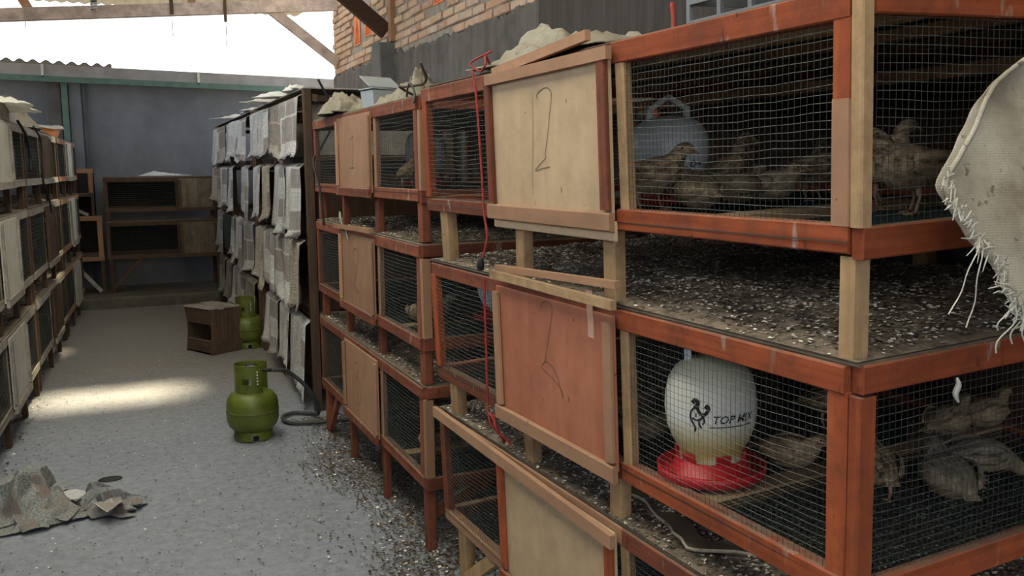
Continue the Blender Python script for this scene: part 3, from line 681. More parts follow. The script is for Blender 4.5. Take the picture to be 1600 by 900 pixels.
def corner_rack():
    r = empty('corner_rack', (-0.80, 10.36, 0.11), 'small two-tier rack with bright tan end frames in the far left corner', 'rack')
    def p(n, a, b, k, ax): MB().box(a, b, 0.002).build(n, wood(k, ax), r)
    p('top_rail', (0, 0, 1.265), (0.60, 0.03, 1.31), 'plytan', 'x'); p('post', (0.55, 0.002, 1.06), (0.595, 0.03, 1.265), 'plytan', 'z')
    p('shelf_board', (0, 0.03, 1.02), (0.59, 0.4, 1.05), 'brown', 'x'); p('post', (0.565, 0.002, 0.82), (0.595, 0.03, 1.06), 'brown', 'z')
    p('top_rail', (0, 0, 0.77), (0.66, 0.03, 0.82), 'plytan', 'x'); p('post', (0.605, 0.002, 0.39), (0.655, 0.03, 0.77), 'plytan', 'z')
    p('bottom_rail', (0, 0.0, 0.345), (0.66, 0.03, 0.39), 'plytan', 'x'); p('leg', (0.615, 0.002, 0.0), (0.65, 0.03, 0.345), 'brown', 'z')
    p('leg', (0.02, 0.002, 0.0), (0.055, 0.03, 0.345), 'brown', 'z'); p('back_board', (0, 0.4, 0.345), (0.6, 0.41, 1.3), 'black', 'z')
    p('shelf_board', (0, 0.03, 0.39), (0.64, 0.4, 0.41), 'brown', 'x')
    MB().bar((0.61, 0.012, 0.02), (0.36, 0.012, 0.33), 0.02, 0.04).build('brace', wood('grey', 'z'), r)
    MB().bar((0.53, 0.012, 0.83), (0.35, 0.012, 0.93), 0.02, 0.03).build('brace', wood('grey', 'z'), r)
corner_rack()

# ------------------------------------------------------------------ the papered rack
PX = 0.99
TIERS = [(1.473, 1.815), (1.045, 1.432), (0.57, 0.985), (0.165, 0.525)]
def papered_rack(y0, y1, label):
    r = empty('papered_rack', (PX, y0, 0), label, 'rack', 'racks hung with newspaper'); L = y1 - y0; D = 0.88
    def p(n, a, b, k, ax, j=0.002): MB().box(a, b, 0.003, j).build(n, wood(k, ax), r)
    for y in (0.0, L * 0.52, L - 0.05):
        for x in (0.0, D - 0.045): p('post', (x, y, 0), (x + 0.045, y + 0.05, 1.80 if y else 1.84), 'brown', 'z')
    for (a, b) in TIERS:
        for z in (a, b):
            for x in (0.048, D - 0.075): p('rail', (x, 0.0, z - 0.04), (x + 0.028, L, z), 'brown', 'y')
            for y in (0.052, L - 0.08): p('rail', (0.048, y, z - 0.038), (D - 0.05, y + 0.028, z - 0.002), 'brown', 'x')
        p('shelf_board', (0.078, 0.02, a - 0.02), (D - 0.08, L - 0.02, a - 0.008), 'brown', 'y')
        p('back_board', (D - 0.045, 0.0, a), (D - 0.036, L, b), 'dark', 'y')
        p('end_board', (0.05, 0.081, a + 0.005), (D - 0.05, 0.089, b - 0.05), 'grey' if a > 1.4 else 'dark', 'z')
    p('tray_board', (0.0, 0.0, 1.842), (D, L, 1.85), 'grey', 'y')
papered_rack(5.11, 7.12, 'nearer four-tier brown rack hung with newspaper on the right')
papered_rack(7.2, 10.0, 'farther four-tier brown rack hung with newspaper on the right')
def sheet(name, w, h, mat, seed, curl=0.03, rag=0.02, nu=14, nv=16):
    m = MB(); rr = random.Random(seed); ph = rr.uniform(0, 6)
    def fn(u, v):
        y = (u - 0.5) * w * (1 - 0.06 * v * rr.choice((0, 1)) * 0) + 0.01 * math.sin(v * 5 + ph)
        amp = 0.003 + 0.009 * v
        x = -amp * (math.sin(u * 9 + ph + v) + 0.5 * math.sin(u * 21 + 2 * ph) + 1.2 * abs(math.sin(u * 6.5 + v * 1.5 + ph))) - 0.010 - 0.008 * v
        if v > 0.8: x -= curl * ((v - 0.8) / 0.2) ** 2 * (math.sin(u * 4 + ph) ** 4)
        if v < 0.02: x = 0.02
        z = -h * v * (1 - 0.08 * math.sin(u * 3 + ph) - 0.10 * (u - 0.5)) + (rag * vnoise(u * 8, ph, seed) if v > 0.97 else 0)
        return (x, y, z)
    uv = m.grid(nu, nv, fn)
    s = rr.choice((1.0, 1.4)); off = rr.random()
    o = m.build(name, mat, None, True, [(a * s * w / 0.4 + off, b * s * h / 0.4 + off) for a, b in uv]); solid(o, 0.0012); return o
GN = 'newspaper sheets hung on the racks'
TN = ('top', 'second', 'third', 'bottom')
spans = [(5.17, 5.68), (5.66, 6.10), (6.20, 6.64), (6.62, 7.06), (7.26, 7.80), (7.78, 8.36), (8.34, 8.62), (8.75, 9.25), (9.23, 9.9)]
ORD = ('first', 'second', 'third', 'fourth', 'fifth', 'sixth', 'seventh', 'eighth', 'ninth')
for t, (a, b) in enumerate(TIERS):
    for i, (ya, yb) in enumerate(spans):
        if (t, i) in ((3, 3), (1, 5), (2, 7)): continue
        w = (yb - ya) * R.uniform(0.92, 1.08); hh = (b - a) * R.uniform(0.92, 1.06) + (0.03 if i < 2 else 0)
        if t == 3: hh = (0.50, 0.44, 0.40)[min(i, 2)] * R.uniform(0.9, 1.0)
        hh = min(hh, b - 0.03)
        o = sheet('newspaper_sheet', w, hh, M_PAPER[(i * 2 + t) % 3 if (i + t) % 4 else 1], 10 * t + i + 1)
        o.matrix_world = Matrix.Translation((PX - 0.012, (ya + yb) / 2, b + 0.004)) @ Euler((R.uniform(-0.03, 0.03), 0, R.uniform(-0.05, 0.05))).to_matrix().to_4x4()
        tag(o, 'newspaper hung on the papered racks, %s tier, %s sheet from the near end' % (TN[t], ORD[i if (t, i) < (9, 9) else i]), 'newspaper', GN)

# ------------------------------------------------------------------ litter
def litter(name, label, frame_m, rects, n, size, seed, bed=True, bedz=0.012, mix=(0.45, 0.25, 0.2, 0.1), clear=None):
    rg = np.random.default_rng(seed); V = []; F = []; MI = []
    if bed:
        (x0, x1, y0, y1) = rects[0]; nu, nv = 26, 44
        for j in range(nv + 1):
            for i in range(nu + 1):
                u, v = i / nu, j / nv; e = min(1, 8 * min(u, 1 - u, v, 1 - v))
                V.append((x0 + (x1 - x0) * u, y0 + (y1 - y0) * v, e * (bedz * (0.9 + 0.7 * vnoise(u * 9, v * 14, seed))) + 0.001))
        for j in range(nv):
            for i in range(nu): q = j * (nu + 1) + i; F.append((q, q + 1, q + nu + 2, q + nu + 1)); MI.append(4)
    for k in range(n):
        (x0, x1, y0, y1) = rects[rg.integers(len(rects))]
        x = rg.uniform(x0, x1); y = rg.uniform(y0, y1)
        if clear is not None and rg.random() > clear(x, y): continue
        u, v = (x - x0) / (x1 - x0), (y - y0) / (y1 - y0); e = min(1, 8 * min(u, 1 - u, v, 1 - v))
        z = (e * (bedz * (0.9 + 0.7 * vnoise(u * 9, v * 14, seed))) if bed else 0) + rg.uniform(0.001, 0.004)
        s = size * rg.uniform(0.5, 1.5); a = rg.uniform(0, 6.283); ca, sa = math.cos(a) * s, math.sin(a) * s; asp = rg.uniform(0.55, 1.0)
        t1, t2 = rg.uniform(-0.5, 0.5) * s, rg.uniform(0.1, 0.6) * s; b = len(V)
        V += [(x - ca, y - sa, z), (x + sa * asp, y - ca * asp, z + t2), (x + ca, y + sa, z + abs(t1)), (x - sa * asp, y + ca * asp, z + t2 * 0.4)]
        F.append((b, b + 1, b + 2, b + 3)); MI.append(int(rg.choice(4, p=mix)))
    o = add_mesh(name, V, F, [L_DARK, L_TAN, L_WHITE, L_GREY, M_LITTER]); o.data.polygons.foreach_set('material_index', MI)
    o.matrix_world = frame_m; tag(o, label, 'litter', None, 'stuff'); return o
T = Matrix.Translation
litter('litter_bed', 'dark husk litter with white flecks under the top cage of the nearest rack', F_C @ T((0, 0, 1.114)), [(0.004, 0.89, -0.018, 1.72)], 27000, 0.0042, 1, clear=lambda x, y: min(1, 0.10 + (x / 0.07) ** 2) * min(1, 0.2 + ((y + 0.02) / 0.06) ** 2), bedz=0.02, mix=(0.26, 0.24, 0.30, 0.20))
litter('litter_bed', 'husk litter under the middle cage of the nearest rack', F_C @ T((0, 0, 0.628)), [(0.004, 0.89, -0.018, 1.72)], 30000, 0.0040, 2, clear=lambda x, y: min(1, 0.35 + (x / 0.08) ** 2), mix=(0.28, 0.25, 0.28, 0.19))
litter('litter_bed', 'husk litter under the top cage of the second rack', F_B @ T((0, 0, 1.138)), [(0.012, 0.87, 0.0, 1.75)], 11000, 0.0048, 3, mix=(0.36, 0.25, 0.22, 0.17))
litter('litter_bed', 'husk litter under the middle cage of the second rack', F_B @ T((0, 0, 0.626)), [(0.012, 0.87, 0.0, 1.75)], 11000, 0.0048, 4, mix=(0.36, 0.25, 0.22, 0.17))
litter('floor_litter', 'spilled husk litter on the floor below the second rack', T((0, 0, 0.001)), [(0.62, 1.55, 2.75, 5.0)], 26000, 0.0055, 5, False, mix=(0.68, 0.17, 0.06, 0.09), clear=lambda x, y: max(0.03, min(1, (x - 0.76 + 0.07 * math.sin(y * 5)) * 5)))
litter('floor_litter', 'spilled husk litter on the floor below the nearest rack', T((0, 0, 0.001)), [(0.85, 1.85, 1.0, 2.75)], 7000, 0.006, 6, False, mix=(0.45, 0.22, 0.2, 0.13))
litter('floor_litter', 'sparse dark specks scattered over the aisle floor', T((0, 0, 0.001)), [(-0.55, 0.85, 2.2, 7.5)], 8000, 0.0042, 8, False, mix=(0.62, 0.2, 0.12, 0.06), clear=lambda x, y: 0.35 + 0.65 * max(0, 1 - (x + 0.6) / 0.35))
litter('floor_litter', 'dark litter along the foot of the left-hand racks', T((0, 0, 0.001)), [(-1.2, -0.40, 2.5, 9.5)], 6000, 0.007, 9, False, mix=(0.6, 0.2, 0.12, 0.08), clear=lambda x, y: max(0.0, min(1, (-0.47 - x) * 9)))
for k, yf in enumerate((6.28, 8.30)):
    for t, zz in enumerate((1.171, 0.576)):
        litter('litter_bed', 'litter under the %s cage of the %s left-hand rack' % (('top', 'middle')[t], NEARNESS[k]), leftframe(yf) @ T((0, 0, zz)), [(0.045, 0.69, 0.0, 1.9)], 1800, 0.007, 20 + 2 * k + t, mix=(0.3, 0.25, 0.25, 0.2))
# pale frayed edge of the tray liner in the lowest gap
def liner(name, pts, label, F, zz, x1):
    r = empty(name, F @ T((0, 0, zz)), label, 'tray liner')
    c = spline([(x, y, 0) for x, y in pts], 40); m = MB()
    for p in c: m.v += [Vector((p.x, p.y, 0.014)), Vector((p.x + 0.05, p.y, 0.016)), Vector((p.x + 0.055, p.y, 0.006))]
    for i in range(len(c) - 1):
        for k in range(2): q = 3 * i + k; m.f.append((q, q + 1, q + 4, q + 3))
    solid(m.build('liner_sheet', M_LINER, r), 0.002)
    MB().tube([(p.x + 0.004 * math.sin(i * 1.7), p.y, 0.016 + 0.004 * math.sin(i * 0.9)) for i, p in enumerate(c)], 0.0035, 5).build('rolled_edge', M_EDGE, r)
liner('tray_liner', [(0.115, 1.30), (0.12, 1.12), (0.10, 0.95), (0.10, 0.8), (0.085, 0.66), (0.06, 0.53), (0.035, 0.45), (0.06, 0.40), (0.13, 0.33), (0.22, 0.28)], 'brown soiled liner sheet with pale frayed edge in the lowest litter gap', F_C, 0.628, 0.3)

# ------------------------------------------------------------------ feeders
def bell_feeder(M, label, mat, big=True):
    r = empty('bell_feeder', M, label, 'feeder', 'bell feeders in the cages')
    prof = [(0.0, 0.012), (0.062, 0.012), (0.064, 0.03), (0.064, 0.058), (0.066, 0.064), (0.078, 0.085), (0.089, 0.115), (0.0925, 0.15), (0.091, 0.18), (0.084, 0.21), (0.070, 0.232), (0.045, 0.247), (0.0, 0.253)]
    bell = MB().lathe(prof, 40).build('bell', mat, r, True)
    MB().lathe([(0.0, 0.004), (0.098, 0.004), (0.109, 0.010), (0.111, 0.028), (0.106, 0.030), (0.103, 0.016), (0.092, 0.016), (0.080, 0.020), (0.070, 0.045), (0.066, 0.045), (0.066, 0.014), (0, 0.014)], 44).build('drinking_tray', M_RED, r, True)
    for a in range(6):
        th = a * math.pi / 3 + 0.3; c, s_ = math.cos(th), math.sin(th)
        MB().bar((0.066 * c, 0.066 * s_, 0.045), (0.070 * c, 0.070 * s_, 0.062), 0.03, 0.006, (c, s_, 0)).build('locking_tab', M_RED, r)
    h = MB()
    h.bar((0, -0.044, 0.243), (0, -0.044, 0.275), 0.014, 0.012, (1, 0, 0)); h.bar((0, 0.044, 0.243), (0, 0.044, 0.275), 0.014, 0.012, (1, 0, 0))
    h.bar((0, -0.046, 0.270), (0, 0.003, 0.308), 0.013, 0.011, (1, 0, 0)); h.bar((0, 0.046, 0.270), (0, -0.003, 0.308), 0.013, 0.011, (1, 0, 0))
    h.build('carry_handle', M_BELLBLUE if big else mat, r)
    return r, bell, prof
def rad(prof, z):
    for (r0, z0), (r1, z1) in zip(prof[1:], prof[2:]):
        if z0 <= z <= z1 and z1 > z0: return r0 + (r1 - r0) * (z - z0) / (z1 - z0)
    return 0.09
def wrap(bell, prof, polys, a0, z0, name):
    """polys in metres on the bell's surface: s to the right, z up; front angle a0"""
    V = []; F = []
    for P_, Fs in polys:
        b = len(V)
        for (s_, z) in P_:
            rr = rad(prof, z0 + z) + 0.0012; th = a0 + s_ / 0.092; V.append((rr * math.cos(th), rr * math.sin(th), z0 + z))
        F += [tuple(b + i for i in f) for f in Fs]
    o = add_mesh(name, V, F, M_INK, bell); return o
def ribbon(pts, w, n=30):
    c = spline([(a, b, 0) for a, b in pts], n) if len(pts) > 2 else [Vector((*pts[0], 0)).lerp(Vector((*pts[1], 0)), i / 8) for i in range(9)]
    P_ = []; Fs = []
    for i, p in enumerate(c):
        t = (c[min(i + 1, len(c) - 1)] - c[max(i - 1, 0)]); nn = Vector((-t.y, t.x, 0)).normalized() * w / 2
        P_ += [tuple((p + nn)[:2]), tuple((p - nn)[:2])]
    for i in range(len(c) - 1): Fs.append((2 * i, 2 * i + 1, 2 * i + 3, 2 * i + 2))
    return P_, Fs
def text_polys(txt, size, shear=0.0):
    cu = bpy.data.curves.new('lettering', 'FONT'); cu.body = txt; cu.size = size; cu.shear = shear; cu.resolution_u = 2; cu.offset = size * 0.012
    o = bpy.data.objects.new('lettering', cu); COL.objects.link(o); bpy.context.view_layer.update()
    me = bpy.data.meshes.new_from_object(o.evaluated_get(bpy.context.evaluated_depsgraph_get()))
    bm = bmesh.new(); bm.from_mesh(me); bmesh.ops.triangulate(bm, faces=bm.faces[:])
    P_ = [(v.co.x, v.co.y) for v in bm.verts]; Fs = [tuple(v.index for v in f.verts) for f in bm.faces]; bm.free()
    COL.objects.unlink(o); bpy.data.objects.remove(o); bpy.data.curves.remove(cu); bpy.data.meshes.remove(me)
    return P_, Fs
E3 = lambda a: Matrix.Rotation(a, 4, 'Z')
f2, bell2, prof2 = bell_feeder(F_C @ T((0.125, 0.475, 0.727 + 0.036)) @ E3(math.radians(-125)), 'yellowed white bell feeder on red tray in the middle cage of the nearest rack', M_BELL)
# front of the bell seen by the photograph is its local +x side
wrap(bell2, prof2, [text_polys('TOP MIX', 0.0225, 0.25)], math.radians(-2), 0.138, 'lettering')
wrap(bell2, prof2, [ribbon([(-0.004, 0), (0.088, 0)], 0.0022)], math.radians(-2), 0.130, 'underline')
rooster = [ribbon([(0.004, 0.050), (0.010, 0.056), (0.016, 0.052), (0.013, 0.044), (0.009, 0.040)], 0.0081), ribbon([(0.009, 0.042), (0.002, 0.032), (0.001, 0.02), (0.006, 0.008)], 0.0041), ribbon([(0.014, 0.042), (0.020, 0.030), (0.028, 0.028), (0.036, 0.038), (0.034, 0.046), (0.030, 0.040)], 0.0068),
           ribbon([(0.004, 0.02), (0.014, 0.016), (0.024, 0.022), (0.032, 0.032)], 0.0041), ribbon([(0.006, 0.008), (0.010, 0.0), (0.008, -0.008)], 0.0038), ribbon([(0.018, 0.018), (0.018, 0.008), (0.022, 0.0)], 0.0038), ribbon([(0.026, 0.024), (0.028, 0.014), (0.024, 0.008)], 0.0034), ribbon([(0.012, 0.030), (0.012, 0.022)], 0.0027)]
wrap(bell2, prof2, rooster, math.radians(-28), 0.128, 'rooster_emblem')
f1, bell1, prof1 = bell_feeder(F_C @ T((0.36, 0.93, 1.27 + 0.022)) @ E3(math.radians(-108)) @ Matrix.Diagonal((1.08, 1.08, 0.87, 1)), 'bluish white bell feeder behind quails in the topmost cage of the nearest rack', M_BELLBLUE, False)
wrap(bell1, prof1, [ribbon([(0.0, 0.012), (0.007, 0.018), (0.014, 0.012), (0.010, 0.003), (0.003, 0.003), (0.0, 0.012)], 0.003), ribbon([(0.007, 0.018), (0.008, 0.028)], 0.002), ribbon([(0.018, 0.006), (0.024, 0.014), (0.03, 0.005)], 0.004), ribbon([(0.026, 0.006), (0.034, 0.014)], 0.004)], math.radians(15), 0.105, 'printed_mark')
wrap(bell1, prof1, [ribbon([(0.0, 0.0), (0.006, 0.008)], 0.005), ribbon([(0.006, 0.0), (0.008, 0.008)], 0.004)], math.radians(-70), 0.11, 'printed_mark')
bell_feeder(F_B @ T((0.30, 0.80, 1.281 + 0.036)), 'white bell feeder on red tray in the topmost cage of the second rack', M_BELLBLUE, False)
bell_feeder(F_B @ T((0.42, 0.26, 0.755 + 0.036)), 'bell feeder on red tray in the middle cage of the second rack', M_BELLBLUE, False)

# ------------------------------------------------------------------ quails
def quail_proto(pose, mat):
    """spine stations (x forward, z up, half-width, half-height); one continuous loft with beak-end closed"""
    sp = {
        'stand': [(-.078, .066, .003, .003), (-.066, .067, .014, .010), (-.046, .066, .028, .022), (-.018, .064, .038, .033), (.010, .066, .041, .037), (.034, .074, .034, .033), (.050, .088, .023, .022), (.058, .101, .0155, .016), (.066, .111, .0145, .015), (.076, .114, .0145, .0145), (.086, .112, .011, .011), (.093, .109, .005, .005)],
        'alert': [(-.060, .050, .003, .003), (-.052, .054, .014, .010), (-.036, .060, .027, .022), (-.012, .068, .035, .032), (.010, .078, .037, .034), (.024, .094, .030, .028), (.030, .112, .020, .020), (.032, .128, .0145, .0145), (.036, .140, .0145, .014), (.046, .145, .0145, .014), (.056, .143, .011, .011), (.063, .140, .005, .005)],
        'sit':   [(-.078, .040, .003, .003), (-.066, .042, .015, .010), (-.046, .041, .031, .022), (-.018, .038, .042, .033), (.010, .039, .045, .036), (.034, .044, .038, .033), (.050, .056, .025, .023), (.058, .067, .017, .017), (.066, .075, .015, .015), (.076, .078, .0145, .0145), (.086, .076, .011, .011), (.093, .073, .005, .005)],
        'peck':  [(-.076, .070, .003, .003), (-.066, .071, .014, .010), (-.046, .069, .028, .022), (-.018, .064, .038, .033), (.010, .060, .041, .036), (.034, .056, .034, .031), (.052, .048, .022, .021), (.064, .040, .016, .016), (.073, .033, .0145, .0145), (.081, .027, .014, .014), (.088, .021, .010, .010), (.093, .016, .005, .005)],
    }[pose]
    root = bpy.data.objects.new('quail', None); root.empty_display_size = 0.03
    m = MB(); K = 12; n = len(sp)
    for i, (x, z, w, h) in enumerate(sp):
        a = Vector(sp[max(0, i - 1)][:2]); b = Vector(sp[min(n - 1, i + 1)][:2]); t = (b - a).normalized(); up = Vector((-t.y, t.x))
        for j in range(K):
            th = 2 * math.pi * j / K; c, s = math.cos(th), math.sin(th)
            m.v.append(Vector((x + up.x * h * s, w * c, z + up.y * h * s)))
    for i in range(n - 1):
        for j in range(K): m.f.append((i * K + j, (i + 1) * K + j, (i + 1) * K + (j + 1) % K, i * K + (j + 1) % K))
    m.f.append(tuple(range(K))); m.f.append(tuple((n - 1) * K + j for j in reversed(range(K))))
    parts = []
    body = m.build('body', mat, root, True); subsurf(body, 1); parts.append(body)
    hx, hz = sp[9][0], sp[9][1]; ex, ez = sp[11][0], sp[11][1]; d = (Vector((ex, 0, ez)) - Vector((hx, 0, hz))).normalized()
    e = Vector((ex, 0, ez))
    parts.append(MB().tube([e - d * 0.004, e + d * 0.004 + Vector((0, 0, -0.0005)), e + d * 0.011 + Vector((0, 0, -0.003))], [0.0045, 0.003, 0.0006], 6).build('beak', M_BEAK, root, True))
    for s in (-1, 1):
        c = Vector((hx + 0.002, s * 0.0135, hz + 0.002)); mm = MB(); mm.lathe([(0.0001, -0.0026), (0.002, -0.0016), (0.0027, 0), (0.002, 0.0016), (0.0001, 0.0026)], 8, c); parts.append(mm.build('eye', M_EYE, root, True))
        # folded wing: a shallow shell lying on the flank
        wv = MB(); bx, bz = sp[4][0], sp[4][1]; tx, tz = sp[1][0], sp[1][1]
        def fn(u, v, s=s):
            x = bx + 0.022 - u * (bx + 0.022 - tx - 0.002); zc = bz + 0.008 + (tz + 0.004 - bz - 0.008) * u
            k = math.sin(math.pi * min(1, u * 0.86 + 0.14)) ** 0.7
            a = -0.75 + 1.5 * v; i = min(n - 2, max(0, next((q for q in range(n - 1) if sp[q][0] <= x < sp[q + 1][0]), 4)))
            w_ = sp[i][2] + (sp[i + 1][2] - sp[i][2]) * ((x - sp[i][0]) / max(1e-6, sp[i + 1][0] - sp[i][0]))
            return (x, s * (w_ * math.cos(a * 0.9) + 0.0035), zc + 0.026 * k * a)
        wv.grid(8, 5, fn); w = wv.build('wing', mat, root, True); solid(w, 0.003); parts.append(w)
        if pose != 'sit':
            lx = -0.002 + 0.012 * s; zt = sp[3][1] - sp[3][3] + 0.012
            lg = MB(); lg.tube([(lx - 0.004, s * 0.016, zt), (lx - 0.008, s * 0.017, zt * 0.55), (lx, s * 0.017, 0.003)], [0.006, 0.0028, 0.0022], 6)
            for a in (-0.5, 0.0, 0.5, 3.14):
                l = 0.017 if abs(a) < 1 else 0.008
                lg.tube([(lx, s * 0.017, 0.003), (lx + l * 0.6 * math.cos(a), s * 0.017 + l * 0.6 * math.sin(a), 0.0022), (lx + l * math.cos(a), s * 0.017 + l * math.sin(a), 0.0012)], [0.002, 0.0016, 0.0008], 5)
            parts.append(lg.build('leg', M_LEG, root, True))
    tl = MB()
    for k in range(-2, 3): tl.bar((sp[1][0] + 0.01, k * 0.003, sp[1][1] + 0.002), (sp[0][0] - 0.010, k * 0.005, sp[0][1] - 0.006), 0.006, 0.002)
    parts.append(tl.build('tail', mat, root))
    return root
PROTO = {}
for p in ('stand', 'alert', 'sit', 'peck'):
    for q in range(3):
        PROTO[p, q] = None
def quail(F, x, y, z, deg, pose, mi, sc, label, group):
    k = (pose, mi)
    if PROTO[k] is None:
        r = PROTO[k] = quail_proto(pose, M_QUAIL[mi]); COL.objects.link(r)
    else:
        r = copy_tree(PROTO[k])
    r.matrix_world = F @ T((x, y, z)) @ E3(math.radians(deg)) @ Matrix.Scale(sc, 4)
    tag(r, label, 'quail', group)
ZT, ZM = 1.27 + 0.021, 0.727 + 0.033
G1, G2, G3 = 'quails in the topmost near cage', 'quails in the middle near cage', 'quails in the second rack'
# yaw 0 looks into the cage, -90 towards the camera end
for a in [
    (F_C, .20, .775, ZT, -70, 'stand', 1, 1.22, 'plump buff quail standing at the wire before the bluish feeder', G1),
    (F_C, .31, .75, ZT, 120, 'sit', 1, 1.2, 'quail lying behind the buff standing quail, facing the feeder', G1),
    (F_C, .44, .80, ZT, -70, 'alert', 0, 1.1, 'quail with raised head right of the bluish feeder', G1),
    (F_C, .38, .70, ZT, 5, 'sit', 0, 1.1, 'brown quail seen from behind, squatting below the raised head', G1),
    (F_C, .47, .69, ZT, -75, 'sit', 1, 1.1, 'low buff quail facing right between the squatting one and the corner post', G1),
    (F_C, .60, .675, ZT, -50, 'stand', 0, 1.15, 'quail standing tall left of the front corner post', G1),
    (F_C, .64, .98, ZT, -100, 'alert', 0, 1.0, 'dark quail with upright neck behind the lying quails', G1),
    (F_C, .78, .85, ZT, -120, 'alert', 0, 1.0, 'dark quail upright near the back board of the topmost cage', G1),
    (F_C, .23, .64, ZT, 75, 'sit', 0, 1.1, 'dark quail lying lowest at the wire between feeder and floor batten', G1),
    (F_C, .42, .245, ZT, 175, 'stand', 1, 1.3, 'large quail with pale legs standing right of the corner post', G1),
    (F_C, .47, .36, ZT, -20, 'alert', 1, 1.15, 'upright quail peering over the large one right of the corner post', G1),
    (F_C, .72, .33, ZT, -20, 'stand', 0, 1.1, 'dim quail behind the large one, towards the hanging sack', G1),
    (F_C, .14, .738, ZM, -60, 'sit', 2, 1.0, 'grey quail squatting lowest beside the yellowed feeder', G2),
    (F_C, .26, .90, ZM, -120, 'alert', 2, 1.05, 'grey quail stretching its neck left of the yellowed feeder', G2),
    (F_C, .17, .84, ZM, -50, 'stand', 2, 0.95, 'quail peering out just above the squatting grey one', G2),
    (F_C, .285, .425, ZM, -70, 'sit', 1, 1.0, 'buff quail sitting right of the red tray, facing the corner post', G2),
    (F_C, .56, .58, ZM, -40, 'stand', 0, 1.0, 'dim quail standing behind the buff one right of the red tray', G2),
    (F_C, .31, .215, ZM, 60, 'stand', 0, 1.0, 'dim quail with pink feet right of the corner post in the middle cage', G2),
    (F_C, .42, .145, ZM, 60, 'sit', 2, 1.12, 'round greyish quail with its back to the end wire', G2),
    (F_C, .53, .165, ZM, -25, 'peck', 2, 1.0, 'quail with lowered head beside the round greyish one', G2),
    (F_C, .68, .36, ZM + 0.012, 10, 'sit', 0, 1.0, 'dim brown quail on the floor batten behind the round greyish one', G2),
    (F_C, .80, .36, ZM + 0.012, 0, 'sit', 0, 1.0, 'dim quail farthest right along the floor batten', G2),
    (F_B, .14, .24, .755 + .033, -60, 'stand', 2, 1.1, 'grey quail standing in the middle cage of the second rack', G3),
    (F_B, .12, .40, .755 + .033, -100, 'sit', 0, 1.05, 'dark quail lying in the middle cage of the second rack', G3),
    (F_B, .22, .50, .755 + .033, 160, 'alert', 0, 1.0, 'dim quail at the back of the middle cage of the second rack', G3),
    (F_B, .10, .22, .24 + .033, -110, 'alert', 1, 1.1, 'pale quail upright in the lowest cage of the second rack', G3),
    (F_B, .14, .55, 1.281 + .033, -60, 'alert', 0, 1.0, 'dark quail by the feeder in the topmost cage of the second rack', G3),
]: quail(*a)

# ------------------------------------------------------------------ gas cylinders and hose
def cylinder(M, label):
    r = empty('gas_cylinder', M, label, 'gas cylinder', 'green gas cylinders on the floor')
    MB().lathe([(0.0, 0.035), (0.06, 0.034), (0.095, 0.045), (0.122, 0.072), (0.1325, 0.105), (0.1325, 0.150), (0.1325, 0.186), (0.126, 0.215), (0.108, 0.240), (0.078, 0.254), (0.0, 0.258)], 40).build('tank', M_GAS, r, True)
    MB().lathe([(0.1325, 0.143), (0.1345, 0.146), (0.1345, 0.154), (0.1325, 0.157)], 40).build('weld_band', M_GASD, r, True)
    ft = MB()
    for k in range(4): ft.lathe([(0.098, 0.0), (0.098, 0.05), (0.094, 0.05), (0.094, 0.0), (0.098, 0.0)], 8, (0, 0, 0), k * math.pi / 2 + 0.15, (k + 1) * math.pi / 2 - 0.15)
    ft.lathe([(0.098, 0.03), (0.098, 0.05), (0.094, 0.05), (0.094, 0.03)], 40)
    ft.build('foot_ring', M_GAS, r, True)
    co = MB(); ro, ri = 0.085, 0.0815
    def seg(a0, a1, z0, z1): co.lathe([(ro, z0), (ro, z1), (ri, z1), (ri, z0), (ro, z0)], max(3, int((a1 - a0) * 9)), (0, 0, 0), a0, a1)
    W0 = math.radians(8); W1 = W0 + 5.15            # the guard opens towards the hose and has two hand slots
    seg(W0, W1, 0.243, 0.298); seg(W0, W1, 0.330, 0.394)
    cuts = [W0] + [q for c in (72, 160, 246) for q in (math.radians(c - 15), math.radians(c + 15))] + [W1]
    for a, b in zip(cuts[::2], cuts[1::2]): seg(a, b, 0.297, 0.331)
    co.build('collar', M_GAS, r)
    MB().lathe([(0.0825, 0.392), (0.087, 0.394), (0.087, 0.398), (0.0815, 0.398), (0.0815, 0.392)], 36, (0, 0, 0), W0, W1).build('collar_rim', M_GASD, r, True)
    MB().lathe([(0.024, 0.254), (0.024, 0.275), (0.016, 0.28), (0.016, 0.32), (0.0, 0.32)], 14).build('valve', M_METAL, r, True)
    mk = MB()
    for i, (z, w) in enumerate(((0.30, 0.010), (0.316, 0.014), (0.332, 0.009), (0.348, 0.013), (0.364, 0.010))):
        th = math.radians(284); c, s = math.cos(th), math.sin(th)
        mk.bar((0.0855 * c, 0.0855 * s, z - 0.004), (0.0855 * c, 0.0855 * s, z + 0.004), 0.0022 + w * 0.4, 0.001, (c, s, 0))
    mk.build('stencil_mark', L_WHITE, r)
    return r
CY = Vector((0.592, 4.75, 0))
cylinder(T(CY), 'green steel gas cylinder alone in the aisle, hose attached')
rg = empty('gas_regulator', T(CY + Vector((0, 0, 0.32))), 'silver and black gas regulator clamped on the nearer green cylinder', 'regulator')
MB().lathe([(0.0, 0.0), (0.018, 0.0), (0.020, 0.02), (0.036, 0.028), (0.040, 0.045), (0.036, 0.058), (0.020, 0.066), (0.0, 0.068)], 24).build('regulator_body', M_METAL, rg, True)
MB().tube([(0.03, -0.012, 0.04), (0.075, -0.03, 0.04), (0.10, -0.035, 0.038)], 0.010, 8).build('outlet', M_BLACK, rg, True)
MB().bar((-0.03, 0.0, 0.066), (0.03, 0.0, 0.066), 0.018, 0.01).build('lock_lever', M_BLACK, rg)
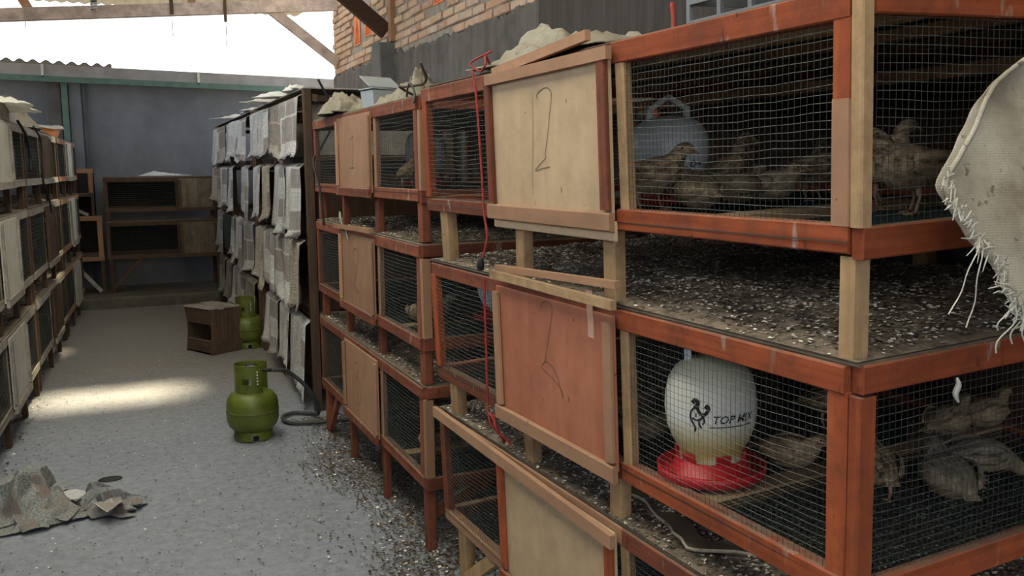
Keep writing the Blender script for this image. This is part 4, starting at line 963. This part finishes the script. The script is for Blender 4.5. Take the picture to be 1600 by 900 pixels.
hp = spline([(0.69, 4.715, 0.358), (0.74, 4.73, 0.350), (0.80, 4.80, 0.315), (0.875, 4.82, 0.24), (0.945, 4.87, 0.13), (0.975, 4.95, 0.035), (0.945, 5.04, 0.013), (0.86, 5.09, 0.013), (0.79, 5.03, 0.013), (0.80, 4.91, 0.013), (0.90, 4.85, 0.013), (1.02, 4.83, 0.013), (1.25, 4.80, 0.013), (1.5, 4.9, 0.013)], 110)
tag(MB().tube(hp, 0.0115, 8).build('gas_hose', M_HOSE, None, True), 'grey rubber gas hose looping from the cylinder under the racks', 'hose')
cylinder(T((0.90, 7.28, 0)), 'green gas cylinder half hidden behind the slatted crate')
rg2 = empty('gas_regulator', T((0.90, 7.28, 0.32)), 'black regulator on the cylinder behind the crate', 'regulator')
MB().lathe([(0.0, 0.0), (0.018, 0.0), (0.020, 0.02), (0.036, 0.028), (0.040, 0.045), (0.036, 0.058), (0.020, 0.066), (0.0, 0.068)], 20).build('regulator_body', M_BLACK, rg2, True)

# ------------------------------------------------------------------ crate stool
def crate():
    a = Vector((-0.48, 0.877, 0)); b = Vector((0.877, 0.48, 0))
    r = empty('slatted_crate', frame(a, b, (0, 0, 1), (0.596, 7.045, 0)), 'brown wooden crate with slatted top and open front on the aisle floor', 'crate')
    W_, D_, H_ = 0.33, 0.27, 0.345
    def p(n, lo, hi, k='brown', ax='x', j=0.003): return MB().box(lo, hi, 0.002, j).build(n, wood(k, ax), r)
    side = MB(); N = 12                                    # side walls with bowed front edges
    for x in (0.0, W_ - 0.016):
        b0 = len(side.v)
        for i in range(N + 1):
            z = H_ * i / N; f = 0.018 * math.sin(math.pi * i / N)
            for xx in (x, x + 0.016):
                side.v += [Vector((xx, f, z)), Vector((xx, D_, z))]
        for i in range(N):
            q = b0 + 4 * i; side.f += [(q, q + 4, q + 5, q + 1), (q + 2, q + 3, q + 7, q + 6), (q, q + 2, q + 6, q + 4), (q + 1, q + 5, q + 7, q + 3)]
        side.f += [(b0, b0 + 1, b0 + 3, b0 + 2)]
        side.build('side_wall', wood('brown', 'z'), r); side = MB()
    p('front_board', (0.014, 0.004, H_ - 0.115), (W_ - 0.014, 0.018, H_ - 0.006), 'brown'); p('front_board', (0.014, 0.004, 0.012), (W_ - 0.014, 0.018, 0.105), 'brown')
    p('back_board', (0.016, D_ - 0.016, 0.0), (W_ - 0.016, D_ - 0.002, H_), 'dark'); p('floor_board', (0.016, 0.018, 0.02), (W_ - 0.016, D_ - 0.018, 0.034), 'dark')
    for i in range(4): p('slat', (-0.008, 0.0 + i * 0.07, H_ + 0.0005), (W_ + 0.008, 0.052 + i * 0.07, H_ + 0.014), 'grey')
crate()

# ------------------------------------------------------------------ crumpled papers on the floor
def crumple(name, c, size, seed, mats, label, rot=0.0, flaps=()):
    # a sheet folded along straight creases: triangle waves give flat facets and sharp ridges
    rr = random.Random(seed); m = MB(); tri = lambda t: abs((t % 2.0) - 1.0)
    K = [(rr.uniform(-1.6, 1.6), rr.uniform(-1.6, 1.6), rr.random() * 2) for _ in range(3)]
    def fn(u, v):
        e = min(1, 3.2 * min(u, 1 - u) + 0.12) * min(1, 3.2 * min(v, 1 - v) + 0.12)
        f = 0.6 * tri(K[0][0] * u * 2.2 + 3.3 * v + K[0][2]) + 0.55 * tri(4.4 * u + K[1][1] * v * 2.4 + K[1][2]) + 0.3 * tri(7.3 * u - 5.9 * v + K[2][2]) - 0.25
        pk = max(0, 1 - 2.6 * math.hypot(u - 0.55, v - 0.62))
        z = size[2] * e * (0.16 + 0.75 * f + 0.7 * pk)
        x = (u - 0.5) * 2 * size[0] * (0.86 + 0.3 * tri(2.1 * v + K[1][2])) + 0.035 * tri(6 * v + 2 * u)
        y = (v - 0.5) * 2 * size[1] * (0.86 + 0.3 * tri(1.9 * u + K[0][2])) + 0.035 * tri(6 * u - 2 * v)
        return Vector((x, y, 0.004 + z))
    uv = m.grid(34, 34, fn); uv = [(a * 2.6 + seed + 0.3, b * 2.4 + 0.17 * math.sin(a * 9)) for a, b in uv]
    o = m.build(name, mats[0], None, False, uv); solid(o, 0.0012); o.matrix_world = T(c) @ E3(rot)
    for k, (a, l, w_, z, tilt) in enumerate(flaps):
        fm = MB(); d = Vector((math.cos(a), math.sin(a), tilt)).normalized(); n_ = Vector((-math.sin(a), math.cos(a), 0)); st = Vector((math.cos(a) * size[0] * 0.45, math.sin(a) * size[1] * 0.45, z))
        u2 = fm.grid(5, 4, lambda u, v: st + d * l * u + n_ * w_ * (v - 0.5) * (1 - 0.35 * u) + Vector((0, 0, 0.012 * math.sin(u * 5 + k) * math.cos(v * 4 + k) + rr.uniform(-.003, .003))))
        solid(fm.build('loose_page', mats[1 + k % (len(mats) - 1)], o, False, [(a_ * 0.9 + k, b_ * 0.6) for a_, b_ in u2]), 0.001)
    tag(o, label, 'newspaper', 'crumpled newspapers on the floor'); return o
M_PAPERCOL = mat_paper('newsprint_colour', (0.36, 0.37, 0.385), (0.05, 0.05, 0.07), 0.75)
crumple('crumpled_newspaper', (-0.40, 4.00, 0), (0.165, 0.18, 0.15), 3, [M_PAPERDARK, M_PAPERCOL, M_PAPERDARK], 'dark crumpled newspaper heap nearest the left edge of the floor', 0.4, [(3.4, 0.13, 0.12, 0.03, -0.12), (4.5, 0.12, 0.14, 0.05, -0.3), (0.3, 0.10, 0.12, 0.08, 0.1), (5.3, 0.13, 0.15, 0.04, -0.1), (1.6, 0.10, 0.12, 0.10, 0.3)])
crumple('crumpled_newspaper', (-0.145, 3.95, 0), (0.135, 0.10, 0.085), 8, [M_PAPERCOL, M_PAPER[1], M_PAPERDARK, M_PAPER[0]], 'crumpled colour newspaper with pale folds right of the dark heap', -0.25, [(-0.9, 0.12, 0.13, 0.06, 0.05), (0.1, 0.11, 0.08, 0.03, 0.0), (2.7, 0.12, 0.10, 0.06, 0.12)])
m = MB(); m.lathe([(0.0, 0.004), (0.03, 0.0045), (0.045, 0.002), (0.047, 0.0)], 18); o = m.build('dark_scrap', M_BLACK, None, True); o.matrix_world = T((-0.10, 4.36, 0.001)) @ Matrix.Diagonal((1.1, 0.8, 1, 1)); tag(o, 'small dark round scrap lying flat on the floor beyond the newspapers', 'scrap')

# ------------------------------------------------------------------ sacks, cloths and odds and ends
def hanging_sack():
    left = [(1.44, 1.662), (1.30, 1.606), (1.128, 1.524), (1.081, 1.489), (1.049, 1.447), (1.012, 1.408), (0.982, 1.373), (1.005, 1.335), (1.030, 1.300), (1.055, 1.272), (1.068, 1.232), (1.095, 1.196)]
    lf = spline([(x, 0, z) for x, z in left], 66); SY = lambda z: 0.905 - 0.10 * min(1, (1.66 - z) * 2.2)
    r = empty('woven_sack', T((1.3, 0.9, 1.66)), 'pale woven sack with frayed hem hanging over the near end of the nearest rack', 'sack')
    org = Vector((1.3, 0.9, 1.66)); m = MB(); nv = len(lf) - 1
    def fn(u, v):
        p = lf[min(nv, int(round(v * nv)))]; xr = 1.86; zr = 1.665 - 0.52 * v
        x = p.x + (xr - p.x) * u; z = p.z + (zr - p.z) * (u ** 0.8)
        d = (1.66 - z); y = 0.905 - 0.10 * min(1, d * 2.2) + 0.014 * math.sin(u * 12 + v * 3) * min(1, d * 6) + 0.006 * vnoise(u * 14, v * 9, 4)
        return Vector((x, y, z)) - org
    m.grid(34, nv, fn); o = m.build('sack_cloth', M_SACK, r, True); solid(o, 0.0025)
    # the part lying over the cage roof
    m = MB(); m.grid(20, 8, lambda u, v: Vector((1.44 + 0.42 * u, 0.905 + 0.40 * v, 1.668 + 0.03 * u * v + 0.012 * abs(vnoise(u * 6, v * 5, 2)))) - org)
    solid(m.build('sack_flap', M_SACK, r, True), 0.0025)
    hem = MB(); hem.tube([Vector((p.x, 0.905 - 0.10 * min(1, (1.66 - p.z) * 2.2) - 0.002, p.z)) - org for p in lf[:40]], 0.004, 5); hem.build('hem', M_SACK, r, True)
    fr = MB(); rr = random.Random(5)
    for k in range(150):
        i = rr.randint(34, nv) if k > 20 else rr.randint(nv - 4, nv); p = lf[i]; b = Vector((p.x + rr.uniform(-0.004, 0.012), SY(p.z) + rr.uniform(-0.006, 0.002), p.z + rr.uniform(-0.008, 0.014)))
        l = rr.uniform(0.008, 0.028); d = Vector((rr.uniform(-1.0, -0.1), rr.uniform(-0.4, 0.1), rr.uniform(-0.9, 0.5))).normalized()
        fr.tube([b - org, b + d * l * 0.5 + Vector((0, 0, rr.uniform(-.003, .003))) - org, b + d * l - org], [0.0012, 0.0011, 0.0006], 4)
    for (x, z, dx, dz) in ((1.025, 1.305, -0.035, -0.10), (1.028, 1.30, -0.005, -0.115), (1.085, 1.225, -0.028, -0.075), (1.09, 1.225, -0.004, -0.065), (1.10, 1.22, 0.008, -0.06), (1.075, 1.235, -0.012, -0.055)):
        pts = [Vector((x + dx * t + 0.005 * math.sin(t * 9 + x * 50), SY(z) - 0.004 - 0.006 * math.sin(t * 5), z + dz * t)) - org for t in [i / 10 for i in range(11)]]
        fr.tube(pts, 0.0011, 4)
    fo = fr.build('frayed_strands', M_STRAND, r); fo['kind'] = 'stuff'
hanging_sack()
def cloth_heap(name, M, size, hgt, seed, mat, label, cat='sack', peak=(0.3, 0.5), n=24, group=None, pw=0.28):
    m = MB()
    def fn(u, v):
        e = min(1, 6 * min(u, 1 - u)) * min(1, 6 * min(v, 1 - v)); d = math.hypot(u - peak[0], (v - peak[1]) * 0.8)
        z = hgt * e * math.exp(-(d / pw) ** 2) * (0.75 + 0.4 * abs(vnoise(u * 11 + v * 4, v * 10, seed + 1))) + hgt * 0.34 * e * abs(vnoise(u * 8, v * 8 + u * 5, seed + 7)) + hgt * 0.16 * e * (1 + vnoise(u * 12, v * 9, seed)) + 0.04 * hgt * (1 + vnoise(u * 30, v * 26, seed + 3)) + 0.002
        return ((u - 0.5) * size[0] + 0.02 * math.sin(v * 9 + seed), (v - 0.5) * size[1] + 0.02 * math.sin(u * 8 + seed), z)
    m.grid(n, n, fn); o = m.build(name, mat, None, True); solid(o, 0.003); o.matrix_world = M; tag(o, label, cat, group); return o
GS = 'sacks lying on the racks'
cloth_heap('woven_sack', F_C @ T((0.16, 1.03, 1.658)), (0.28, 0.62), 0.085, 2, M_SACKDARK, 'pale sack bunched on the roof of the nearest rack above panel 12', peak=(0.45, 0.80), pw=0.17, group=GS)
cloth_heap('woven_sack', T((1.06, 4.32, 1.652)), (0.26, 0.46), 0.085, 5, M_SACKDARK, 'beige sack crumpled at the far end of the second rack roof', peak=(0.4, 0.55), group=GS)
cloth_heap('woven_sack', T((1.16, 3.62, 1.652)), (0.26, 0.42), 0.12, 9, M_SACKDARK, 'beige sack slumped beside the tin on the second rack roof', peak=(0.55, 0.45), group=GS)
cloth_heap('woven_sack', T((-0.72, 7.4, 1.685)), (0.5, 1.0), 0.20, 11, M_SACKDARK, 'translucent beige sack heaped on the left-hand rack roof', peak=(0.6, 0.6), group=GS)
cloth_heap('plastic_film', T((-0.66, 6.0, 1.76)), (0.5, 0.9), 0.10, 6, M_WHITEBAG, 'white plastic film lying on the grey board of the left-hand rack', 'plastic film')
t = empty('grey_board', T((-0.6, 5.9, 1.68)), 'broad grey board standing on edge on the left-hand rack roof', 'board')
MB().box((0.0, -0.9, 0.0), (0.03, 0.95, 0.125), 0.004).build('board', wood('grey', 'y'), t); MB().box((-0.30, -0.9, 0.0), (-0.27, 0.95, 0.06), 0.004).build('board', wood('grey', 'y'), t)
def basket():
    r = empty('orange_basket', T((-0.60, 8.95, 1.678)), 'orange basket with white lining on the left-hand rack roof', 'basket')
    MB().lathe([(0.0, 0.002), (0.15, 0.002), (0.19, 0.10), (0.20, 0.10), (0.16, 0.0)], 24).build('bowl', M_ORANGE, r, True)
    m = MB(); m.lathe([(0.0, 0.07), (0.10, 0.09), (0.17, 0.115), (0.215, 0.11), (0.225, 0.085)], 24); 
    for v in m.v: v.z += 0.012 * vnoise(v.x * 30, v.y * 30, 2)
    m.build('lining', M_WHITEBAG, r, True)
basket()
def tin():
    r = empty('galvanised_tin', T((1.10, 3.92, 1.652)) @ E3(0.2), 'square grey tin with raised lid on the second rack roof', 'tin')
    m = MB(); w, d, h = 0.07, 0.06, 0.085
    for z, k in ((0.0, 0.88), (h, 1.0)):
        for (x, y) in ((-w, -d), (w, -d), (w, d), (-w, d)): m.v.append(Vector((x * k, y * k, z)))
    m.f += [(0, 3, 2, 1)] + [(i, (i + 1) % 4, 4 + (i + 1) % 4, 4 + i) for i in range(4)]
    solid(m.build('tin_body', M_TIN, r), 0.002)
    MB().bar((-0.078, 0.0, 0.092), (0.078, 0.0, 0.088), 0.13, 0.004).build('rim', M_TIN, r)
    MB().bar((-0.004, -0.05, 0.098), (0.0, 0.055, 0.150), 0.15, 0.004, (0, -0.5, 1)).build('lid', M_TIN, r)
tin()
tag(MB().tube(spline([(1.10, 3.35, 1.66), (1.0, 3.3, 1.70), (0.98, 3.16, 1.69), (1.02, 3.06, 1.70), (0.99, 3.02, 1.76)], 30), 0.005, 5).build('twig', wood('brown', 'y'), None, True), 'bent brown twig lying on the near end of the second rack roof', 'twig')
tag(MB().tube(spline([(1.0, 3.22, 1.655), (0.96, 3.08, 1.675), (0.955, 3.03, 1.69), (0.96, 3.0, 1.655), (0.95, 2.98, 1.62)], 30), 0.004, 5).build('wire_coil', M_HOSE, None, True), 'grey wire twisted at the near top corner of the second rack', 'wire')
# cords and cables
def onC(pts, x=-0.012): return [tuple(F_C @ Vector((x + dx, y, z))) for (y, z, dx) in pts]
rc = MB(); rc.tube(spline(onC([(1.25, 1.652, 0), (1.232, 1.59, 0), (1.222, 1.42, 0), (1.218, 1.287, 0), (1.207, 1.22, 0), (1.222, 1.155, -0.012)], -0.028), 40), 0.0034, 6)
t = empty('red_rope', F_C @ T((0, 1.22, 1.65)), 'red cord with black plug hanging left of panel 12', 'cord'); inv = t.matrix_world.inverted()
rc.v = [inv @ v for v in rc.v]; rc.build('cord', M_CORD, t, True)
lo = MB().tube(spline(onC([(1.27, 1.662, 0.05), (1.24, 1.69, 0.02), (1.20, 1.665, 0.0), (1.235, 1.65, 0.0), (1.27, 1.675, -0.01), (1.22, 1.70, 0.03)]), 30), 0.003, 5); lo.v = [inv @ v for v in lo.v]; lo.build('knot', M_CORD, t, True)
pg = MB().tube(onC([(1.222, 1.165, 0), (1.226, 1.145, 0), (1.228, 1.132, 0)], -0.042), [0.007, 0.011, 0.009], 8); pg.v = [inv @ v for v in pg.v]; pg.build('plug', M_BLACK, t, True)
rc2 = MB().tube(spline(onC([(1.235, 1.11, 0), (1.24, 0.99, 0), (1.25, 0.80, 0), (1.252, 0.735, 0), (1.225, 0.722, 0), (1.22, 0.645, 0.03)], -0.03), 40), 0.0036, 6)
rc2.tube(spline(onC([(1.245, 0.73, 0), (1.235, 0.70, 0), (1.205, 0.66, 0.03), (1.195, 0.645, 0.04)], -0.03), 20), 0.0036, 6)
rc2.tube(spline(onC([(1.23, 0.73, 0), (1.215, 0.69, 0), (1.225, 0.65, 0.03)], -0.024), 20), 0.0036, 6)
tag(rc2.build('red_rope', M_CORD, None, True), 'lower red cord bundled at the left edge of panel 2', 'cord')
tag(MB().tube(spline([(1.03, 4.9, 1.875), (1.087, 4.9, 1.757), (1.101, 4.88, 1.655), (1.02, 4.82, 1.52), (0.95, 4.70, 1.44), (0.945, 4.55, 1.30), (0.95, 4.5, 1.12)], 50), 0.0065, 6).build('black_cable', M_BLACK, None, True), 'black cable dangling from the top of the papered rack', 'cable')
# carton and straw on the papered rack
t = empty('yellow_carton', T((1.14, 8.05, 1.852)) @ E3(0.3), 'small yellow and blue carton on the papered rack roof', 'carton')
MB().box((-0.06, -0.10, 0), (0.06, 0.10, 0.05), 0.003).build('carton_body', M_YELLOW, t); MB().box((-0.061, 0.101, 0.0), (0.05, 0.16, 0.045), 0.003).build('flap', simple('blue_carton', (0.10, 0.14, 0.28), (0.07, 0.1, 0.2), 9, 0.7), t)
GT = 'paper scraps along the papered rack roof'
ORD2 = ['nearest', 'second nearest', 'middle', 'second farthest', 'farthest']
for k, y in enumerate((5.45, 5.95, 6.5, 7.5, 8.5)):
    cloth_heap('paper_scrap', T((1.04, y, 1.853)) @ E3(k), (0.16, 0.40), 0.03, 30 + k, M_PAPER[1], '%s pale paper scrap along the roof of the papered racks' % ORD2[k], 'paper', n=12, group=GT)
cloth_heap('paper_roll', T((0.50, 10.36, 1.338)), (0.50, 0.10), 0.035, 40, M_PAPER[0], 'rolled newspaper lying on the back wall cages', 'newspaper', n=14)
def top_crate():
    r = empty('plastic_crate', F_C @ T((0.30, 0.60, 1.665)), 'grey plastic crate on the nearest rack roof at the top edge', 'crate')
    D_, L_, H_ = 0.30, 0.34, 0.16
    MB().box((0, -L_ / 2, 0), (D_, L_ / 2, 0.008)).build('crate_floor', M_PVC, r)
    for (a, b) in (((0, -L_ / 2), (0.008, L_ / 2)), ((D_ - 0.008, -L_ / 2), (D_, L_ / 2)), ((0.008, -L_ / 2), (D_ - 0.008, -L_ / 2 + 0.008)), ((0.008, L_ / 2 - 0.008), (D_ - 0.008, L_ / 2))):
        MB().box((a[0], a[1], 0.008), (b[0], b[1], 0.05)).build('side_slat', M_PVC, r); MB().box((a[0], a[1], 0.085), (b[0], b[1], H_)).build('side_slat', M_PVC, r)
    for x in (0, D_ - 0.012):
        for y in (-L_ / 2, -0.05, 0.05, L_ / 2 - 0.012): MB().box((x, y, 0.05), (x + 0.011, y + 0.012, 0.085)).build('upright', M_PVC, r)
top_crate()
tag(MB().tube(spline([tuple(F_C @ Vector(p)) for p in ((0.24, 0.74, 1.75), (0.235, 0.73, 1.70), (0.22, 0.72, 1.668), (0.20, 0.69, 1.660))], 16), 0.006, 6).build('red_strap', M_CORD, None, True), 'red strap dangling from the grey crate at the top edge', 'strap')

# small extras seen in the photograph
fe = MB(); fe.tube(spline([(0, 0, 0), (0.004, 0, -0.012), (0.0, 0.002, -0.026), (0.005, 0.0, -0.040)], 16), [0.002 + 0.003 * math.sin(math.pi * i / 15) for i in range(16)], 5)
o = fe.build('feather', M_STRAND, None, True); o.matrix_world = F_C @ T((0.205, -0.028, 1.064)); tag(o, 'small white feather caught under the end rail of the middle near cage', 'feather')
m = MB(); c = spline([(0.955, 4.18, 1.165), (0.95, 4.14, 1.20), (0.948, 4.11, 1.15), (0.95, 4.05, 1.13), (0.949, 4.0, 1.085)], 24)
for p in c: m.v += [p + Vector((0, -0.012, 0)), p + Vector((0, 0.012, 0.004))]
for i in range(len(c) - 1): m.f.append((2 * i, 2 * i + 1, 2 * i + 3, 2 * i + 2))
tag(solid(m.build('sack_strip', M_SACK), 0.0015), 'tan strip of sacking dangling over the top board of panel 2 in the second rack', 'strip')
def onL(y, z, d=0.03): return (-0.517 + 0.039 * (y - 5.88) + d, y, z)
tag(MB().tube(spline([onL(6.15, 1.70, 0.0), onL(6.22, 1.62), onL(6.3, 1.56), onL(6.33, 1.48), onL(6.30, 1.40)], 24), 0.008, 6).build('black_cable', M_BLACK, None, True), 'short black cable dangling from the nearest left-hand rack roof', 'cable')
tag(MB().tube(spline([onL(6.9, 1.70, 0.0), onL(7.0, 1.60), onL(6.95, 1.40), onL(6.98, 1.30), onL(7.25, 1.18), onL(7.3, 1.10)], 30), 0.006, 6).build('black_cable', M_BLACK, None, True), 'long black cable running down between the nearest and middle left-hand racks', 'cable')
